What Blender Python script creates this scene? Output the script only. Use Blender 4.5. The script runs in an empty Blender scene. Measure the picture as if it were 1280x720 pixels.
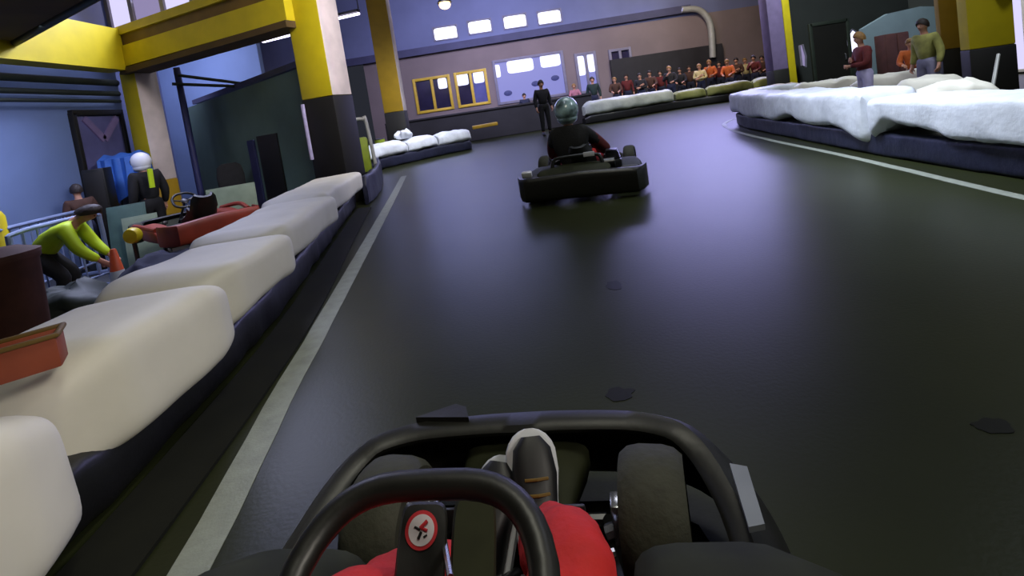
import bpy, bmesh, math, random
from mathutils import Vector, Matrix, noise, Quaternion
random.seed(7)
S = bpy.context.scene
COL = S.collection
PI = math.pi
V = Vector

# ------------------------------------------------------------------ camera
F, H, ROLL, PITCH, HX, HY = 620.0, 1.1, math.radians(8.5), math.radians(4.0), 715, 122
fwd = V((0, math.cos(PITCH), -math.sin(PITCH)))
_u0 = V((0, math.sin(PITCH), math.cos(PITCH)))
_r0 = V((1, 0, 0))
RIGHT = math.cos(ROLL) * _r0 - math.sin(ROLL) * _u0
UP = math.sin(ROLL) * _r0 + math.cos(ROLL) * _u0
CX = 640.0
CY = HY - F * (fwd.z + (HX - CX) / F * RIGHT.z) / UP.z
EYE = V((0, 0, H))
cd = bpy.data.cameras.new('helmet_camera')
cam = bpy.data.objects.new('helmet_camera', cd)
COL.objects.link(cam)
cam.matrix_world = Matrix(((RIGHT.x, UP.x, -fwd.x, 0), (RIGHT.y, UP.y, -fwd.y, 0), (RIGHT.z, UP.z, -fwd.z, H), (0, 0, 0, 1)))
cd.sensor_width = 36
cd.lens = F / 1280 * 36
cd.shift_y = (CY - 360) / 1280
cd.clip_start = 0.02
S.camera = cam


def ray(px, py):
    return fwd + RIGHT * ((px - CX) / F) - UP * ((py - CY) / F)


def G(px, py, z=0.0):
    d = ray(px, py)
    return EYE + d * ((z - H) / d.z)


def P(px, py, Y):
    d = ray(px, py)
    return EYE + d * (Y / d.y)


def PX(px, py, X):
    d = ray(px, py)
    return EYE + d * (X / d.x)


# ------------------------------------------------------------------ materials
def lin(c):
    return tuple(((v / 255) / 12.92 if v / 255 <= 0.04045 else ((v / 255 + 0.055) / 1.055) ** 2.4) for v in c)


def mat(name, rgb, rough=0.6, metal=0.0, var=0.15, scale=6.0, bump=0.0, bscale=40.0, spec=0.5, rgb2=None, detail=4.0, coat=0.0):
    m = bpy.data.materials.new(name)
    m.use_nodes = True
    nt = m.node_tree
    b = nt.nodes['Principled BSDF']
    b.inputs['Roughness'].default_value = rough
    b.inputs['Metallic'].default_value = metal
    b.inputs['Specular IOR Level'].default_value = spec
    b.inputs['Coat Weight'].default_value = coat
    tc = nt.nodes.new('ShaderNodeTexCoord')
    n = nt.nodes.new('ShaderNodeTexNoise')
    n.inputs['Scale'].default_value = scale
    n.inputs['Detail'].default_value = detail
    nt.links.new(tc.outputs['Object'], n.inputs['Vector'])
    cr = nt.nodes.new('ShaderNodeValToRGB')
    c = lin(rgb)
    if rgb2:
        a, e = c, lin(rgb2)
    else:
        a = tuple(x * (1 - var) for x in c)
        e = tuple(min(1, x * (1 + var)) for x in c)
    cr.color_ramp.elements[0].color = (*a, 1)
    cr.color_ramp.elements[1].color = (*e, 1)
    cr.color_ramp.elements[0].position = 0.3
    cr.color_ramp.elements[1].position = 0.7
    nt.links.new(n.outputs['Fac'], cr.inputs['Fac'])
    nt.links.new(cr.outputs['Color'], b.inputs['Base Color'])
    if bump:
        n2 = nt.nodes.new('ShaderNodeTexNoise')
        n2.inputs['Scale'].default_value = bscale
        n2.inputs['Detail'].default_value = 5
        nt.links.new(tc.outputs['Object'], n2.inputs['Vector'])
        bp = nt.nodes.new('ShaderNodeBump')
        bp.inputs['Strength'].default_value = bump
        bp.inputs['Distance'].default_value = 0.02
        nt.links.new(n2.outputs['Fac'], bp.inputs['Height'])
        nt.links.new(bp.outputs['Normal'], b.inputs['Normal'])
    return m


def emit(name, rgb, strength, var=0.0, scale=1.0):
    m = bpy.data.materials.new(name)
    m.use_nodes = True
    nt = m.node_tree
    b = nt.nodes['Principled BSDF']
    b.inputs['Base Color'].default_value = (0.02, 0.02, 0.02, 1)
    b.inputs['Emission Color'].default_value = (*lin(rgb), 1)
    b.inputs['Emission Strength'].default_value = strength
    return m


M = {}
M['asphalt'] = mat('asphalt', (42, 46, 26), 0.36, var=0.16, scale=1.1, bump=0.04, bscale=60, spec=0.12, detail=8)
M['ceiling_dark'] = mat('ceiling_dark', (44, 42, 40), 0.9, var=0.15, scale=1)
M['pit_concrete'] = mat('pit_concrete', (52, 54, 56), 0.6, var=0.35, scale=1.5, bump=0.2, bscale=30)
M['line_paint'] = mat('line_paint', (146, 152, 140), 0.55, var=0.14, scale=14, bump=0.15, bscale=120)
M['stain'] = mat('floor_stain', (20, 21, 12), 0.4, var=0.2, scale=30, spec=0.12)
M['wall_blue'] = mat('wall_blue', (116, 136, 176), 0.7, var=0.08, scale=1.0)
M['wall_grey'] = mat('wall_grey', (110, 116, 152), 0.8, var=0.1, scale=0.8)
M['wall_beige'] = mat('wall_beige', (126, 112, 112), 0.85, var=0.1, scale=0.7)
M['wall_dark'] = mat('wall_dark', (40, 44, 42), 0.85, var=0.2, scale=0.8)
M['dark_panel'] = mat('dark_panel', (34, 32, 36), 0.7, var=0.25, scale=2)
M['ledge'] = mat('ledge_dark', (66, 66, 96), 0.7, var=0.15, scale=2)
M['green_panel'] = mat('green_panel', (98, 122, 112), 0.75, var=0.12, scale=1.5)
M['soffit'] = mat('soffit_brown', (84, 64, 28), 0.85, var=0.2, scale=2)
M['yellow'] = mat('yellow_paint', (206, 186, 16), 0.55, var=0.1, scale=2.5, bump=0.05)
M['ochre'] = mat('ochre_paint', (166, 132, 22), 0.6, var=0.15, scale=2.5)
M['cream'] = mat('cream_plaster', (214, 200, 192), 0.75, var=0.14, scale=3, bump=0.15, bscale=12)
M['black_paint'] = mat('black_paint', (20, 18, 14), 0.6, var=0.25, scale=3)
M['brown_metal'] = mat('brown_metal', (110, 84, 30), 0.65, var=0.2, scale=3)
M['lilac_panel'] = mat('lilac_panel', (124, 108, 148), 0.7, var=0.12, scale=4)
M['white_wrap'] = mat('white_wrap', (236, 232, 216), 0.6, var=0.05, scale=4, bump=0.08, bscale=9)
M['blue_wrap'] = mat('bluish_wrap', (226, 230, 238), 0.45, var=0.1, scale=5, bump=0.45, bscale=11)
M['grey_wrap'] = mat('grey_wrap', (176, 182, 170), 0.5, var=0.12, scale=4, bump=0.4, bscale=14)
M['olive_wrap'] = mat('olive_wrap', (128, 132, 74), 0.55, var=0.2, scale=4, bump=0.4, bscale=14)
M['black_sheet'] = mat('black_sheet', (20, 20, 21), 0.42, var=0.25, scale=4, bump=0.35, bscale=6, spec=0.6)
M['navy_sheet'] = mat('navy_sheet', (28, 30, 50), 0.45, var=0.25, scale=4, bump=0.5, bscale=9)
M['black_plastic'] = mat('black_plastic', (25, 25, 22), 0.42, var=0.2, scale=20, bump=0.03, bscale=60, spec=0.5)
M['kart_dark'] = mat('kart_dark', (40, 43, 26), 0.7, var=0.3, scale=10, spec=0.2)
M['matte_black'] = mat('matte_black', (9, 9, 8), 0.95, var=0.2, scale=8, spec=0.0)
M['strip_black'] = mat('strip_black', (24, 25, 16), 0.75, var=0.2, scale=5, spec=0.2)
M['rubber'] = mat('rubber', (54, 55, 43), 0.75, var=0.2, scale=25, bump=0.15, bscale=60)
M['metal_dark'] = mat('metal_dark', (70, 70, 72), 0.35, 0.9, var=0.2, scale=12)
M['metal_bright'] = mat('metal_bright', (196, 198, 204), 0.25, 0.9, var=0.1, scale=12)
M['grey_sticker'] = mat('grey_sticker', (126, 132, 138), 0.45, var=0.08, scale=10)
M['silver'] = mat('silver_plate', (226, 226, 234), 0.3, 0.2, var=0.04)
M['red_cloth'] = mat('red_cloth', (190, 26, 22), 0.75, var=0.15, scale=14, bump=0.25, bscale=40)
M['dark_cloth'] = mat('dark_cloth', (30, 28, 32), 0.85, var=0.25, scale=10, bump=0.2, bscale=40)
M['black_cloth'] = mat('black_cloth', (20, 20, 22), 0.85, var=0.3, scale=10, bump=0.2)
M['navy_cloth'] = mat('navy_cloth', (34, 38, 62), 0.85, var=0.2, scale=10)
M['brown_cloth'] = mat('brown_cloth', (74, 48, 36), 0.85, var=0.2, scale=10)
M['maroon_cloth'] = mat('maroon_cloth', (96, 30, 30), 0.85, var=0.2, scale=10)
M['orange_cloth'] = mat('orange_cloth', (196, 98, 40), 0.8, var=0.2, scale=10)
M['cream_cloth'] = mat('cream_cloth', (196, 180, 132), 0.8, var=0.15, scale=10)
M['pink_cloth'] = mat('pink_cloth', (172, 112, 128), 0.8, var=0.15, scale=10)
M['green_cloth'] = mat('green_cloth', (30, 48, 44), 0.85, var=0.2, scale=10)
M['grey_cloth'] = mat('grey_cloth', (128, 126, 150), 0.8, var=0.15, scale=10)
M['lilac_cloth'] = mat('lilac_cloth', (172, 164, 198), 0.8, var=0.1, scale=10)
M['jeans'] = mat('jeans', (58, 66, 96), 0.85, var=0.2, scale=20)
M['hivis'] = mat('hivis_yellow', (196, 226, 26), 0.6, var=0.08, scale=6)
M['dull_lime'] = mat('dull_lime_cloth', (150, 148, 78), 0.8, var=0.25, scale=8)
M['hivis_lime'] = mat('lime_cover', (132, 150, 36), 0.6, var=0.15, scale=6)
M['reflect_tape'] = mat('reflective_tape', (210, 216, 226), 0.3, var=0.05)
M['skin'] = mat('skin', (196, 144, 118), 0.55, var=0.06, scale=8)
M['hair'] = mat('dark_hair', (38, 28, 22), 0.6, var=0.3, scale=30, bump=0.4)
M['hair_fair'] = mat('fair_hair', (150, 112, 62), 0.6, var=0.25, scale=30, bump=0.4)
M['shoe_black'] = mat('shoe_black', (22, 22, 24), 0.5, var=0.2, scale=20)
M['shoe_white'] = mat('shoe_white', (206, 208, 214), 0.5, var=0.05)
M['glove'] = mat('glove_black', (26, 26, 28), 0.7, var=0.2, scale=20)
M['terracotta'] = mat('terracotta', (150, 72, 46), 0.7, var=0.15, scale=8)
M['brown_dark'] = mat('brown_dark', (78, 44, 32), 0.75, var=0.2, scale=8)
M['tarp_blue'] = mat('tarp_blue', (62, 116, 206), 0.5, var=0.12, scale=5, bump=0.3, bscale=8)
M['mauve_glass'] = mat('mauve_glass', (96, 96, 140), 0.3, var=0.25, scale=2)
M['galv'] = mat('galvanised', (140, 154, 188), 0.4, 0.4, var=0.1)
M['orange_plastic'] = mat('orange_plastic', (206, 84, 40), 0.5, var=0.1)
M['kart_red'] = mat('kart_red', (150, 56, 34), 0.5, var=0.2)
M['lemon_plastic'] = mat('lemon_plastic', (206, 186, 30), 0.45, var=0.08)
M['pale_sheet'] = mat('pale_sheet', (126, 142, 120), 0.6, var=0.12)
M['green_sheet'] = mat('green_sheet', (64, 92, 84), 0.6, var=0.15)
M['pipe_grey'] = mat('pipe_grey', (172, 172, 166), 0.5, 0.2, var=0.1)
M['pipe_dark'] = mat('pipe_dark', (44, 52, 44), 0.6, 0.2, var=0.2)
M['blue_pipe'] = mat('blue_pipe', (40, 44, 88), 0.5, var=0.1)
M['frame_yellow'] = mat('window_frame_yellow', (204, 168, 52), 0.55, var=0.1)
M['frame_grey'] = mat('window_frame_grey', (120, 116, 134), 0.6, var=0.1)
M['glass_blue'] = mat('glass_blue', (92, 94, 148), 0.15, var=0.2, scale=1.5, spec=0.7)
M['glass_dark'] = mat('glass_dark', (44, 40, 66), 0.12, var=0.25, scale=1.5, spec=0.7)
M['poster'] = mat('poster_blue', (54, 60, 110), 0.6, var=0.2, scale=9)
M['door_brown'] = mat('door_brown', (66, 44, 42), 0.6, var=0.2)
M['maroon_panel'] = mat('maroon_panel', (70, 36, 34), 0.7, var=0.2)
M['pale_teal'] = mat('pale_teal', (112, 130, 138), 0.75, var=0.1, scale=1.5)
M['sign_red'] = mat('sign_red', (186, 36, 44), 0.5, var=0.1)
M['sign_white'] = mat('sign_white', (212, 204, 206), 0.5, var=0.06)
M['helmet_teal'] = mat('helmet_teal', (176, 208, 210), 0.3, var=0.2, scale=9, rgb2=(40, 56, 62), coat=0.5)
M['helmet_white'] = mat('helmet_white', (232, 234, 240), 0.3, var=0.03)
M['visor'] = mat('visor', (16, 16, 20), 0.1, var=0.1, spec=0.8)
M['skylight'] = emit('skylight_glow', (226, 228, 255), 2.2)
M['patch_bright'] = emit('patch_glow', (220, 222, 255), 1.6)
M['pane_soft'] = emit('pane_soft_glow', (150, 152, 235), 0.7)
M['pane_side'] = emit('pane_side_glow', (222, 216, 255), 1.0)
M['pane_lilac'] = emit('pane_lilac_glow', (176, 164, 214), 0.62)
M['tube_glow'] = emit('tube_glow', (235, 225, 255), 4.0)
M['bulb_glow'] = emit('bulb_glow', (255, 214, 140), 6.0)


# ------------------------------------------------------------------ mesh helpers
class MB:
    def __init__(self):
        self.bm = bmesh.new()
        self.mi = 0
        self.ms = []

    def mat(self, m):
        if m not in self.ms:
            self.ms.append(m)
        self.mi = self.ms.index(m)
        return self

    def face(self, vs):
        try:
            f = self.bm.faces.new(vs)
            f.material_index = self.mi
            f.smooth = True
            return f
        except ValueError:
            return None

    def rings(self, rings, cap=True, closed_path=False):
        R = [[self.bm.verts.new(p) for p in r] for r in rings]
        n = len(R[0])
        for a, b in zip(R, R[1:] + ([R[0]] if closed_path else [])):
            for i in range(n):
                self.face((a[i], a[(i + 1) % n], b[(i + 1) % n], b[i]))
        if cap and not closed_path:
            self.face(R[0][::-1])
            self.face(R[-1])
        return self

    def box(self, c, s, rot=None, bev=0.0):
        c, s = V(c), V(s)
        tmp = bmesh.new()
        bmesh.ops.create_cube(tmp, size=1)
        for v in tmp.verts:
            v.co = V((v.co.x * s.x, v.co.y * s.y, v.co.z * s.z))
        if bev:
            bmesh.ops.bevel(tmp, geom=tmp.edges[:], offset=min(bev, min(s) * 0.45), segments=2, affect='EDGES', profile=0.5)
        mx = Matrix.Translation(c)
        if rot is not None:
            mx = mx @ (rot.to_4x4() if hasattr(rot, 'to_4x4') else rot)
        return self._merge(tmp, mx)

    def _merge(self, tmp, mx):
        mp = {v: self.bm.verts.new(mx @ v.co) for v in tmp.verts}
        for f in tmp.faces:
            self.face([mp[v] for v in f.verts])
        tmp.free()
        return self

    def beam(self, a, b, w, h, bev=0.0):
        """box from a to b (centre line), w wide horizontally, h tall"""
        a, b = V(a), V(b)
        d = (b - a)
        L = d.length
        x = d.normalized()
        z = V((0, 0, 1))
        if abs(x.z) > 0.95:
            z = V((0, 1, 0))
        y = z.cross(x).normalized()
        z = x.cross(y)
        m = Matrix((x, y, z)).transposed()
        return self.box((a + b) / 2, (L, w, h), m, bev)

    def tube(self, pts, r, n=10, closed=False, rad=None):
        pts = [V(p) for p in pts]
        rings = []
        prev = None
        N = len(pts)
        for i, p in enumerate(pts):
            if closed:
                t = (pts[(i + 1) % N] - pts[i - 1]).normalized()
            else:
                t = (pts[min(i + 1, N - 1)] - pts[max(i - 1, 0)]).normalized()
            if prev is None:
                a = V((0, 0, 1)) if abs(t.z) < 0.9 else V((1, 0, 0))
                u = t.cross(a).normalized()
            else:
                u = (prev - t * prev.dot(t)).normalized()
            prev = u
            w = t.cross(u)
            rr = rad[i] if rad else r
            rings.append([p + (u * math.cos(k * 2 * PI / n) + w * math.sin(k * 2 * PI / n)) * rr for k in range(n)])
        return self.rings(rings, closed_path=closed)

    def lathe(self, prof, c=(0, 0, 0), axis='Z', n=28, rot=None):
        """prof: list of (radius, height) along the axis"""
        c = V(c)
        rings = []
        for r, h in prof:
            ring = []
            for k in range(n):
                a = 2 * PI * k / n
                p = V((r * math.cos(a), r * math.sin(a), h))
                if axis == 'X':
                    p = V((p.z, p.x, p.y))
                elif axis == 'Y':
                    p = V((p.y, p.z, p.x))
                if rot is not None:
                    p = rot @ p
                ring.append(c + p)
            rings.append(ring)
        return self.rings(rings)

    def ell(self, c, s, rot=None, n=20, m=12):
        prof = [(max(math.sin(PI * i / m), 1e-3), -math.cos(PI * i / m)) for i in range(m + 1)]
        rings = []
        for r, h in prof:
            ring = []
            for k in range(n):
                a = 2 * PI * k / n
                p = V((r * math.cos(a) * s[0], r * math.sin(a) * s[1], h * s[2]))
                if rot is not None:
                    p = rot @ p
                ring.append(V(c) + p)
            rings.append(ring)
        return self.rings(rings)

    def prism(self, poly, h0, h1):
        """vertical prism from an xy polygon"""
        lo = [self.bm.verts.new((x, y, h0)) for x, y in poly]
        hi = [self.bm.verts.new((x, y, h1)) for x, y in poly]
        n = len(poly)
        for i in range(n):
            self.face((lo[i], lo[(i + 1) % n], hi[(i + 1) % n], hi[i]))
        self.face(lo[::-1])
        self.face(hi)
        return self

    def xf(self, mx):
        bmesh.ops.transform(self.bm, matrix=mx, verts=self.bm.verts[:])
        return self

    def build(self, name, m=None, parent=None, flat=False, loc=None):
        bmesh.ops.recalc_face_normals(self.bm, faces=self.bm.faces[:])
        me = bpy.data.meshes.new(name)
        for f in self.bm.faces:
            f.smooth = not flat
        if not flat:
            for e in self.bm.edges:
                if len(e.link_faces) == 2 and e.calc_face_angle(0) > 0.7:
                    e.smooth = False
        if loc is not None:
            bmesh.ops.translate(self.bm, vec=-V(loc), verts=self.bm.verts[:])
        self.bm.to_mesh(me)
        self.bm.free()
        for q in (self.ms or [m]):
            me.materials.append(M[q])
        o = bpy.data.objects.new(name, me)
        COL.objects.link(o)
        if parent is not None:
            o.parent = parent
        if loc is not None:
            o.location = loc
        return o


def tag(o, label=None, cat=None, group=None, kind=None):
    if label:
        o['label'] = label
    if cat:
        o['category'] = cat
    if group:
        o['group'] = group
    if kind:
        o['kind'] = kind
    return o


def empty(name, loc=(0, 0, 0), rz=0.0):
    o = bpy.data.objects.new(name, None)
    COL.objects.link(o)
    o.location = loc
    o.rotation_euler = (0, 0, rz)
    o.empty_display_size = 0.2
    return o


def thing(name, label, cat, loc=(0, 0, 0), rz=0.0, group=None):
    return tag(empty(name, loc, rz), label, cat, group)


def copy_tree(o, parent=None):
    c = o.copy()
    COL.objects.link(c)
    if parent is not None:
        c.parent = parent
    for ch in [x for x in bpy.data.objects if x.parent is o]:
        copy_tree(ch, c)
    return c


def struct(o, label=None):
    o['kind'] = 'structure'
    if label:
        o['label'] = label
    return o


def catmull(pts, n=8):
    pts = [V(p) for p in pts]
    q = [pts[0] * 2 - pts[1]] + pts + [pts[-1] * 2 - pts[-2]]
    out = []
    for i in range(1, len(q) - 2):
        for k in range(n):
            t = k / n
            a, b, c, d = q[i - 1], q[i], q[i + 1], q[i + 2]
            out.append(0.5 * ((2 * b) + (c - a) * t + (2 * a - 5 * b + 4 * c - d) * t * t + (3 * b - a - 3 * c + d) * t ** 3))
    out.append(pts[-1])
    return out


def lerp(a, b, t):
    return a + (b - a) * t


class Path:
    """polyline in the ground plane, sampled by arc length"""
    def __init__(self, pts, n=10):
        self.p = catmull([V((x, y, 0)) for x, y in pts], n)
        self.s = [0]
        for a, b in zip(self.p, self.p[1:]):
            self.s.append(self.s[-1] + (b - a).length)
        self.L = self.s[-1]

    def at(self, s):
        s = max(0, min(self.L, s))
        for i in range(len(self.s) - 1):
            if s <= self.s[i + 1]:
                t = (s - self.s[i]) / max(1e-9, self.s[i + 1] - self.s[i])
                p = self.p[i].lerp(self.p[i + 1], t)
                d = (self.p[i + 1] - self.p[i]).normalized()
                return p, d
        return self.p[-1], (self.p[-1] - self.p[-2]).normalized()

    def s_of_y(self, y):
        best = min(range(len(self.p)), key=lambda i: abs(self.p[i].y - y))
        return self.s[best]


def super_section(w0, w1, z0, z1, n=28, e=4.0):
    """closed rounded-rectangle section: lateral w0..w1, height z0..z1"""
    out = []
    cx, cz, a, b = (w0 + w1) / 2, (z0 + z1) / 2, abs(w1 - w0) / 2, (z1 - z0) / 2
    for k in range(n):
        t = 2 * PI * (k + 0.5) / n
        c, s = math.cos(t), math.sin(t)
        out.append((cx + a * math.copysign(abs(c) ** (2 / e), c), cz + b * math.copysign(abs(s) ** (2 / e), s)))
    return out


def soft_bag(path, s0, s1, side, w, z0, z1, seed, step=0.06, e=4.0, amp=0.018, skew=0.0, hem=None, off=0.0, freq=4.0, endr=0.16, sag=0.0, nsec=32, topslope=0.0):
    """padded block following a path; the path is its track-side edge, side=-1 grows to the left"""
    mb = MB()
    n = max(6, int((s1 - s0) / step))
    rings = []
    for i in range(n + 1):
        t = i / n
        s = lerp(s0, s1, t)
        p, d = path.at(s)
        nrm = V((-d.y, d.x, 0)) if side < 0 else V((d.y, -d.x, 0))
        L = s1 - s0
        ed = min(t, 1 - t) * L
        k = 1.0 if ed >= endr else math.sqrt(max(0.0, 1 - (1 - ed / endr) ** 2)) * 0.35 + 0.65 * (0.55 + 0.45 * ed / endr)
        zb = z0 if hem is None else hem(s)
        zt = z1 - sag * math.sin(PI * t) + topslope * (t - 0.5)
        cz = (zb + zt) / 2
        sec = super_section(off + skew * (t - 0.5), off + w + skew * (t - 0.5), zb, zt, nsec, e)
        cx = off + w / 2 + skew * (t - 0.5)
        ring = []
        for (x, z) in sec:
            kx = 1 - (1 - k) * 0.55
            x2 = cx + (x - cx) * kx
            z2 = zb + (z - zb) * (1 - (1 - k) * 0.45)
            q = p + nrm * x2 + V((0, 0, z2))
            nv = noise.noise_vector(V((q.x, q.y, q.z)) * freq + V((seed * 7.3, 0, 0)))
            nv2 = noise.noise_vector(V((q.x, q.y, q.z * 0.6)) * freq * 2.7 + V((seed * 3.1, 9, 0)))
            q = q + (nv * amp + nv2 * amp * 0.45)
            ring.append(q)
        rings.append(ring)
    mb.rings(rings)
    return mb


# ------------------------------------------------------------------ floor and lines
PIT = -0.5
ZP = -3.35
mb = MB().mat('asphalt')
mb.box(((ZP + 16) / 2, 11, -0.1), (16 - ZP, 30, 0.2))
mb.box(((-9 + ZP) / 2, 19.6, -0.1), (ZP + 9, 12.8, 0.2))
struct(mb.build('floor', flat=True))
mb = MB().mat('pit_concrete')
mb.box(((-9 + ZP) / 2, 4.6, PIT - 0.1), (ZP + 9, 17.2, 0.2))
struct(mb.build('floor_pit', flat=True))

left_line = Path([(-0.98, 0.0), (-1.0, 0.7), (-1.02, 1.24), (-1.14, 2.0), (-1.4, 3.84), (-1.85, 7.0), (-2.34, 10.3)])
right_line = Path([(3.1, 1.5), (3.31, 3.23), (3.52, 4.5), (3.72, 5.8), (3.95, 7.6), (4.3, 9.6), (4.82, 11.2), (5.6, 12.2), (7.0, 13.0)])


def strip(path, w, name, label):
    mb = MB()
    n = int(path.L / 0.2)
    a, b = [], []
    for i in range(n + 1):
        p, d = path.at(path.L * i / n)
        nr = V((d.y, -d.x, 0))
        jitter = 0.006 * noise.noise(p * 3)
        a.append(p - nr * (w / 2 + jitter))
        b.append(p + nr * (w / 2 - jitter))
    rings = [[x + V((0, 0, 0.0005)), y + V((0, 0, 0.0005)), y + V((0, 0, 0.003)), x + V((0, 0, 0.003))] for x, y in zip(a, b)]
    mb.rings(rings)
    return struct(mb.build(name, 'line_paint'), label)


strip(left_line, 0.115, 'trim_1', 'long white painted line along the left padded barrier')
strip(right_line, 0.085, 'trim_2', 'curved white painted line below the right barrier')


def stain(px, py, rx, ry, seed, label):
    c = G(px, py)
    mb = MB()
    n = 26
    lo, hi = [], []
    for k in range(n):
        a = 2 * PI * k / n
        q = V((c.x + rx * math.cos(a), c.y + ry * math.sin(a), 0))
        j = 1 + 0.45 * noise.noise(V((math.cos(a) * 1.6, math.sin(a) * 1.6, seed)))
        q = c + (q - c) * j
        lo.append(V((q.x, q.y, 0.0004)))
        hi.append(V((q.x, q.y, 0.0018)))
    mb.rings([lo, hi])
    o = mb.build('oil_stain', 'stain')
    return tag(o, label, 'stain')


stain(768, 357, 0.045, 0.07, 1, 'small dark oil spot on the asphalt in mid track behind the kart ahead')
stain(775, 493, 0.05, 0.04, 2, 'faint dark stain on the asphalt just beyond the nose of the near kart')
stain(1240, 532, 0.05, 0.03, 3, 'faint dark stain on the asphalt at the right edge of the photo')

# ------------------------------------------------------------------ room shell
def wallbox(name, a, b, z0, z1, th, m, label=None):
    mb = MB()
    mb.beam((a[0], a[1], (z0 + z1) / 2), (b[0], b[1], (z0 + z1) / 2), th, z1 - z0)
    return struct(mb.build(name, m, flat=True), label)


def wall_with_holes(name, x0, x1, z0, z1, y, th, holes, m):
    """wall in the XZ plane with rectangular openings (hx0,hx1,hz0,hz1)"""
    xs = sorted({x0, x1, *[h[0] for h in holes], *[h[1] for h in holes]})
    zs = sorted({z0, z1, *[h[2] for h in holes], *[h[3] for h in holes]})
    mb = MB()
    for xa, xb in zip(xs, xs[1:]):
        for za, zb in zip(zs, zs[1:]):
            cx, cz = (xa + xb) / 2, (za + zb) / 2
            if any(h[0] < cx < h[1] and h[2] < cz < h[3] for h in holes):
                continue
            mb.box((cx, y + th / 2, cz), (xb - xa, th, zb - za))
    return struct(mb.build(name, m, flat=True))


FAR = 24.0
HI = [(-2.95, -1.8, 4.72, 5.35), (-1.28, -0.15, 4.78, 5.41), (0.43, 1.55, 4.78, 5.41), (2.08, 3.22, 4.74, 5.37)]
LO = [(-4.3, -2.5, 1.4, 3.08), (-2.3, -0.72, 1.4, 3.1), (-0.4, 3.05, 1.25, 3.4), (3.55, 4.6, 1.2, 3.15), (5.2, 6.3, 1.2, 3.1)]
ZB = 4.15
wall_with_holes('wall_far', -6.5, 16, 0, ZB, FAR, 0.25, LO, 'wall_beige')
wall_with_holes('wall_far_upper', -9.5, 16, ZB, 8, FAR, 0.25, HI, 'wall_grey')
mb = MB()
mb.beam((-9, FAR - 0.12, ZB + 0.12), (9.3, FAR - 0.12, ZB + 0.3), 0.3, 0.34)
struct(mb.build('trim_3', 'ledge', flat=True), 'dark ledge beam across the far wall under the high windows')
mb = MB()
mb.beam((5.2, FAR - 0.1, 1.3), (10.6, FAR - 0.1, 1.3), 0.2, 2.6)
struct(mb.build('trim_4', 'dark_panel', flat=True), 'dark boarding behind the standing spectators')

# high windows
for i, (a, b, c, d) in enumerate(HI):
    w = struct(empty(f'window_{i + 1}', ((a + b) / 2, FAR, c)), 'bright high window of the far wall')
    mb = MB()
    for x in (a, b):
        mb.box((x - (a + b) / 2, 0.05, (d - c) / 2), (0.06, 0.2, d - c + 0.06), bev=0.01)
    for z in (0, d - c):
        mb.box((0, 0.05, z), (b - a, 0.2, 0.06), bev=0.01)
    mb.build('window_frame', 'frame_grey', w)
    mb = MB()
    sec = super_section(-(b - a) / 2 + 0.03, (b - a) / 2 - 0.03, 0.03, d - c - 0.03, 24, 8)
    mb.rings([[V((x, 0.1, z)) for x, z in sec], [V((x, 0.13, z)) for x, z in sec]])
    mb.build('pane', 'skylight', w, flat=True)

# lower windows with two sashes or panes
def low_window(i, a, b, c, d, frame, cols, blobs, label, glass):
    w = struct(empty(f'window_{i}', ((a + b) / 2, FAR, c)), label)
    W, Hh = b - a, d - c
    mb = MB()
    t = 0.13
    for x in (-W / 2 + t / 2, W / 2 - t / 2):
        mb.box((x, 0, Hh / 2), (t, 0.16, Hh), bev=0.015)
    for z in (t / 2, Hh - t / 2):
        mb.box((0, 0, z), (W, 0.15, t), bev=0.015)
    for k in range(1, cols):
        mb.box((-W / 2 + W * k / cols, 0, Hh / 2), (t, 0.14, Hh), bev=0.015)
    mb.build('window_frame', frame, w)
    for k in range(cols):
        x0, x1 = -W / 2 + W * k / cols + t / 2, -W / 2 + W * (k + 1) / cols - t / 2
        mb = MB()
        mb.box(((x0 + x1) / 2, 0.06, Hh / 2), (x1 - x0, 0.02, Hh - 2 * t))
        mb.build('pane', glass[k], w)
    for (u0, u1, v0, v1) in blobs:
        mb = MB()
        sec = super_section(-W / 2 + W * u0, -W / 2 + W * u1, Hh * v0, Hh * v1, 24, 6)
        mb.rings([[V((x, 0.02, z)) for x, z in sec], [V((x, 0.045, z)) for x, z in sec]])
        mb.build('bright_patch', 'patch_bright', w, flat=True)  # pale emissive patch set just in front of the glass
    return w


low_window(5, *LO[0], 'frame_yellow', 2, [(0.66, 0.9, 0.62, 0.92)], 'yellow framed window beside the second yellow pillar', ['glass_dark', 'glass_dark'])
low_window(6, *LO[1], 'frame_yellow', 2, [(0.06, 0.42, 0.62, 0.95), (0.58, 0.9, 0.62, 0.95)], 'yellow framed window right of the first', ['glass_dark', 'glass_blue'])
w7 = low_window(7, *LO[2], 'frame_grey', 1, [(0.0, 0.1, 0.62, 0.9), (0.2, 0.57, 0.66, 0.95), (0.67, 0.95, 0.68, 0.97)], 'wide grey window with bluish glass', ['pane_soft'])
for u, v in ((0.16, 0.24), (0.56, 0.36), (0.84, 0.42)):
    mb = MB()
    mb.ell((-1.72 + 3.45 * u, -0.0, 2.15 * v), (0.2, 0.02, 0.13))
    mb.build('poster', 'poster', w7)
low_window(8, *LO[3], 'frame_grey', 2, [(0.08, 0.44, 0.45, 0.93), (0.58, 0.9, 0.5, 0.95)], 'narrow bright window behind the dark coated spectator', ['pane_soft', 'pane_soft'])
low_window(9, *LO[4], 'frame_grey', 2, [], 'dark narrow window right of the bright one', ['glass_dark', 'glass_dark'])

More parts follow.
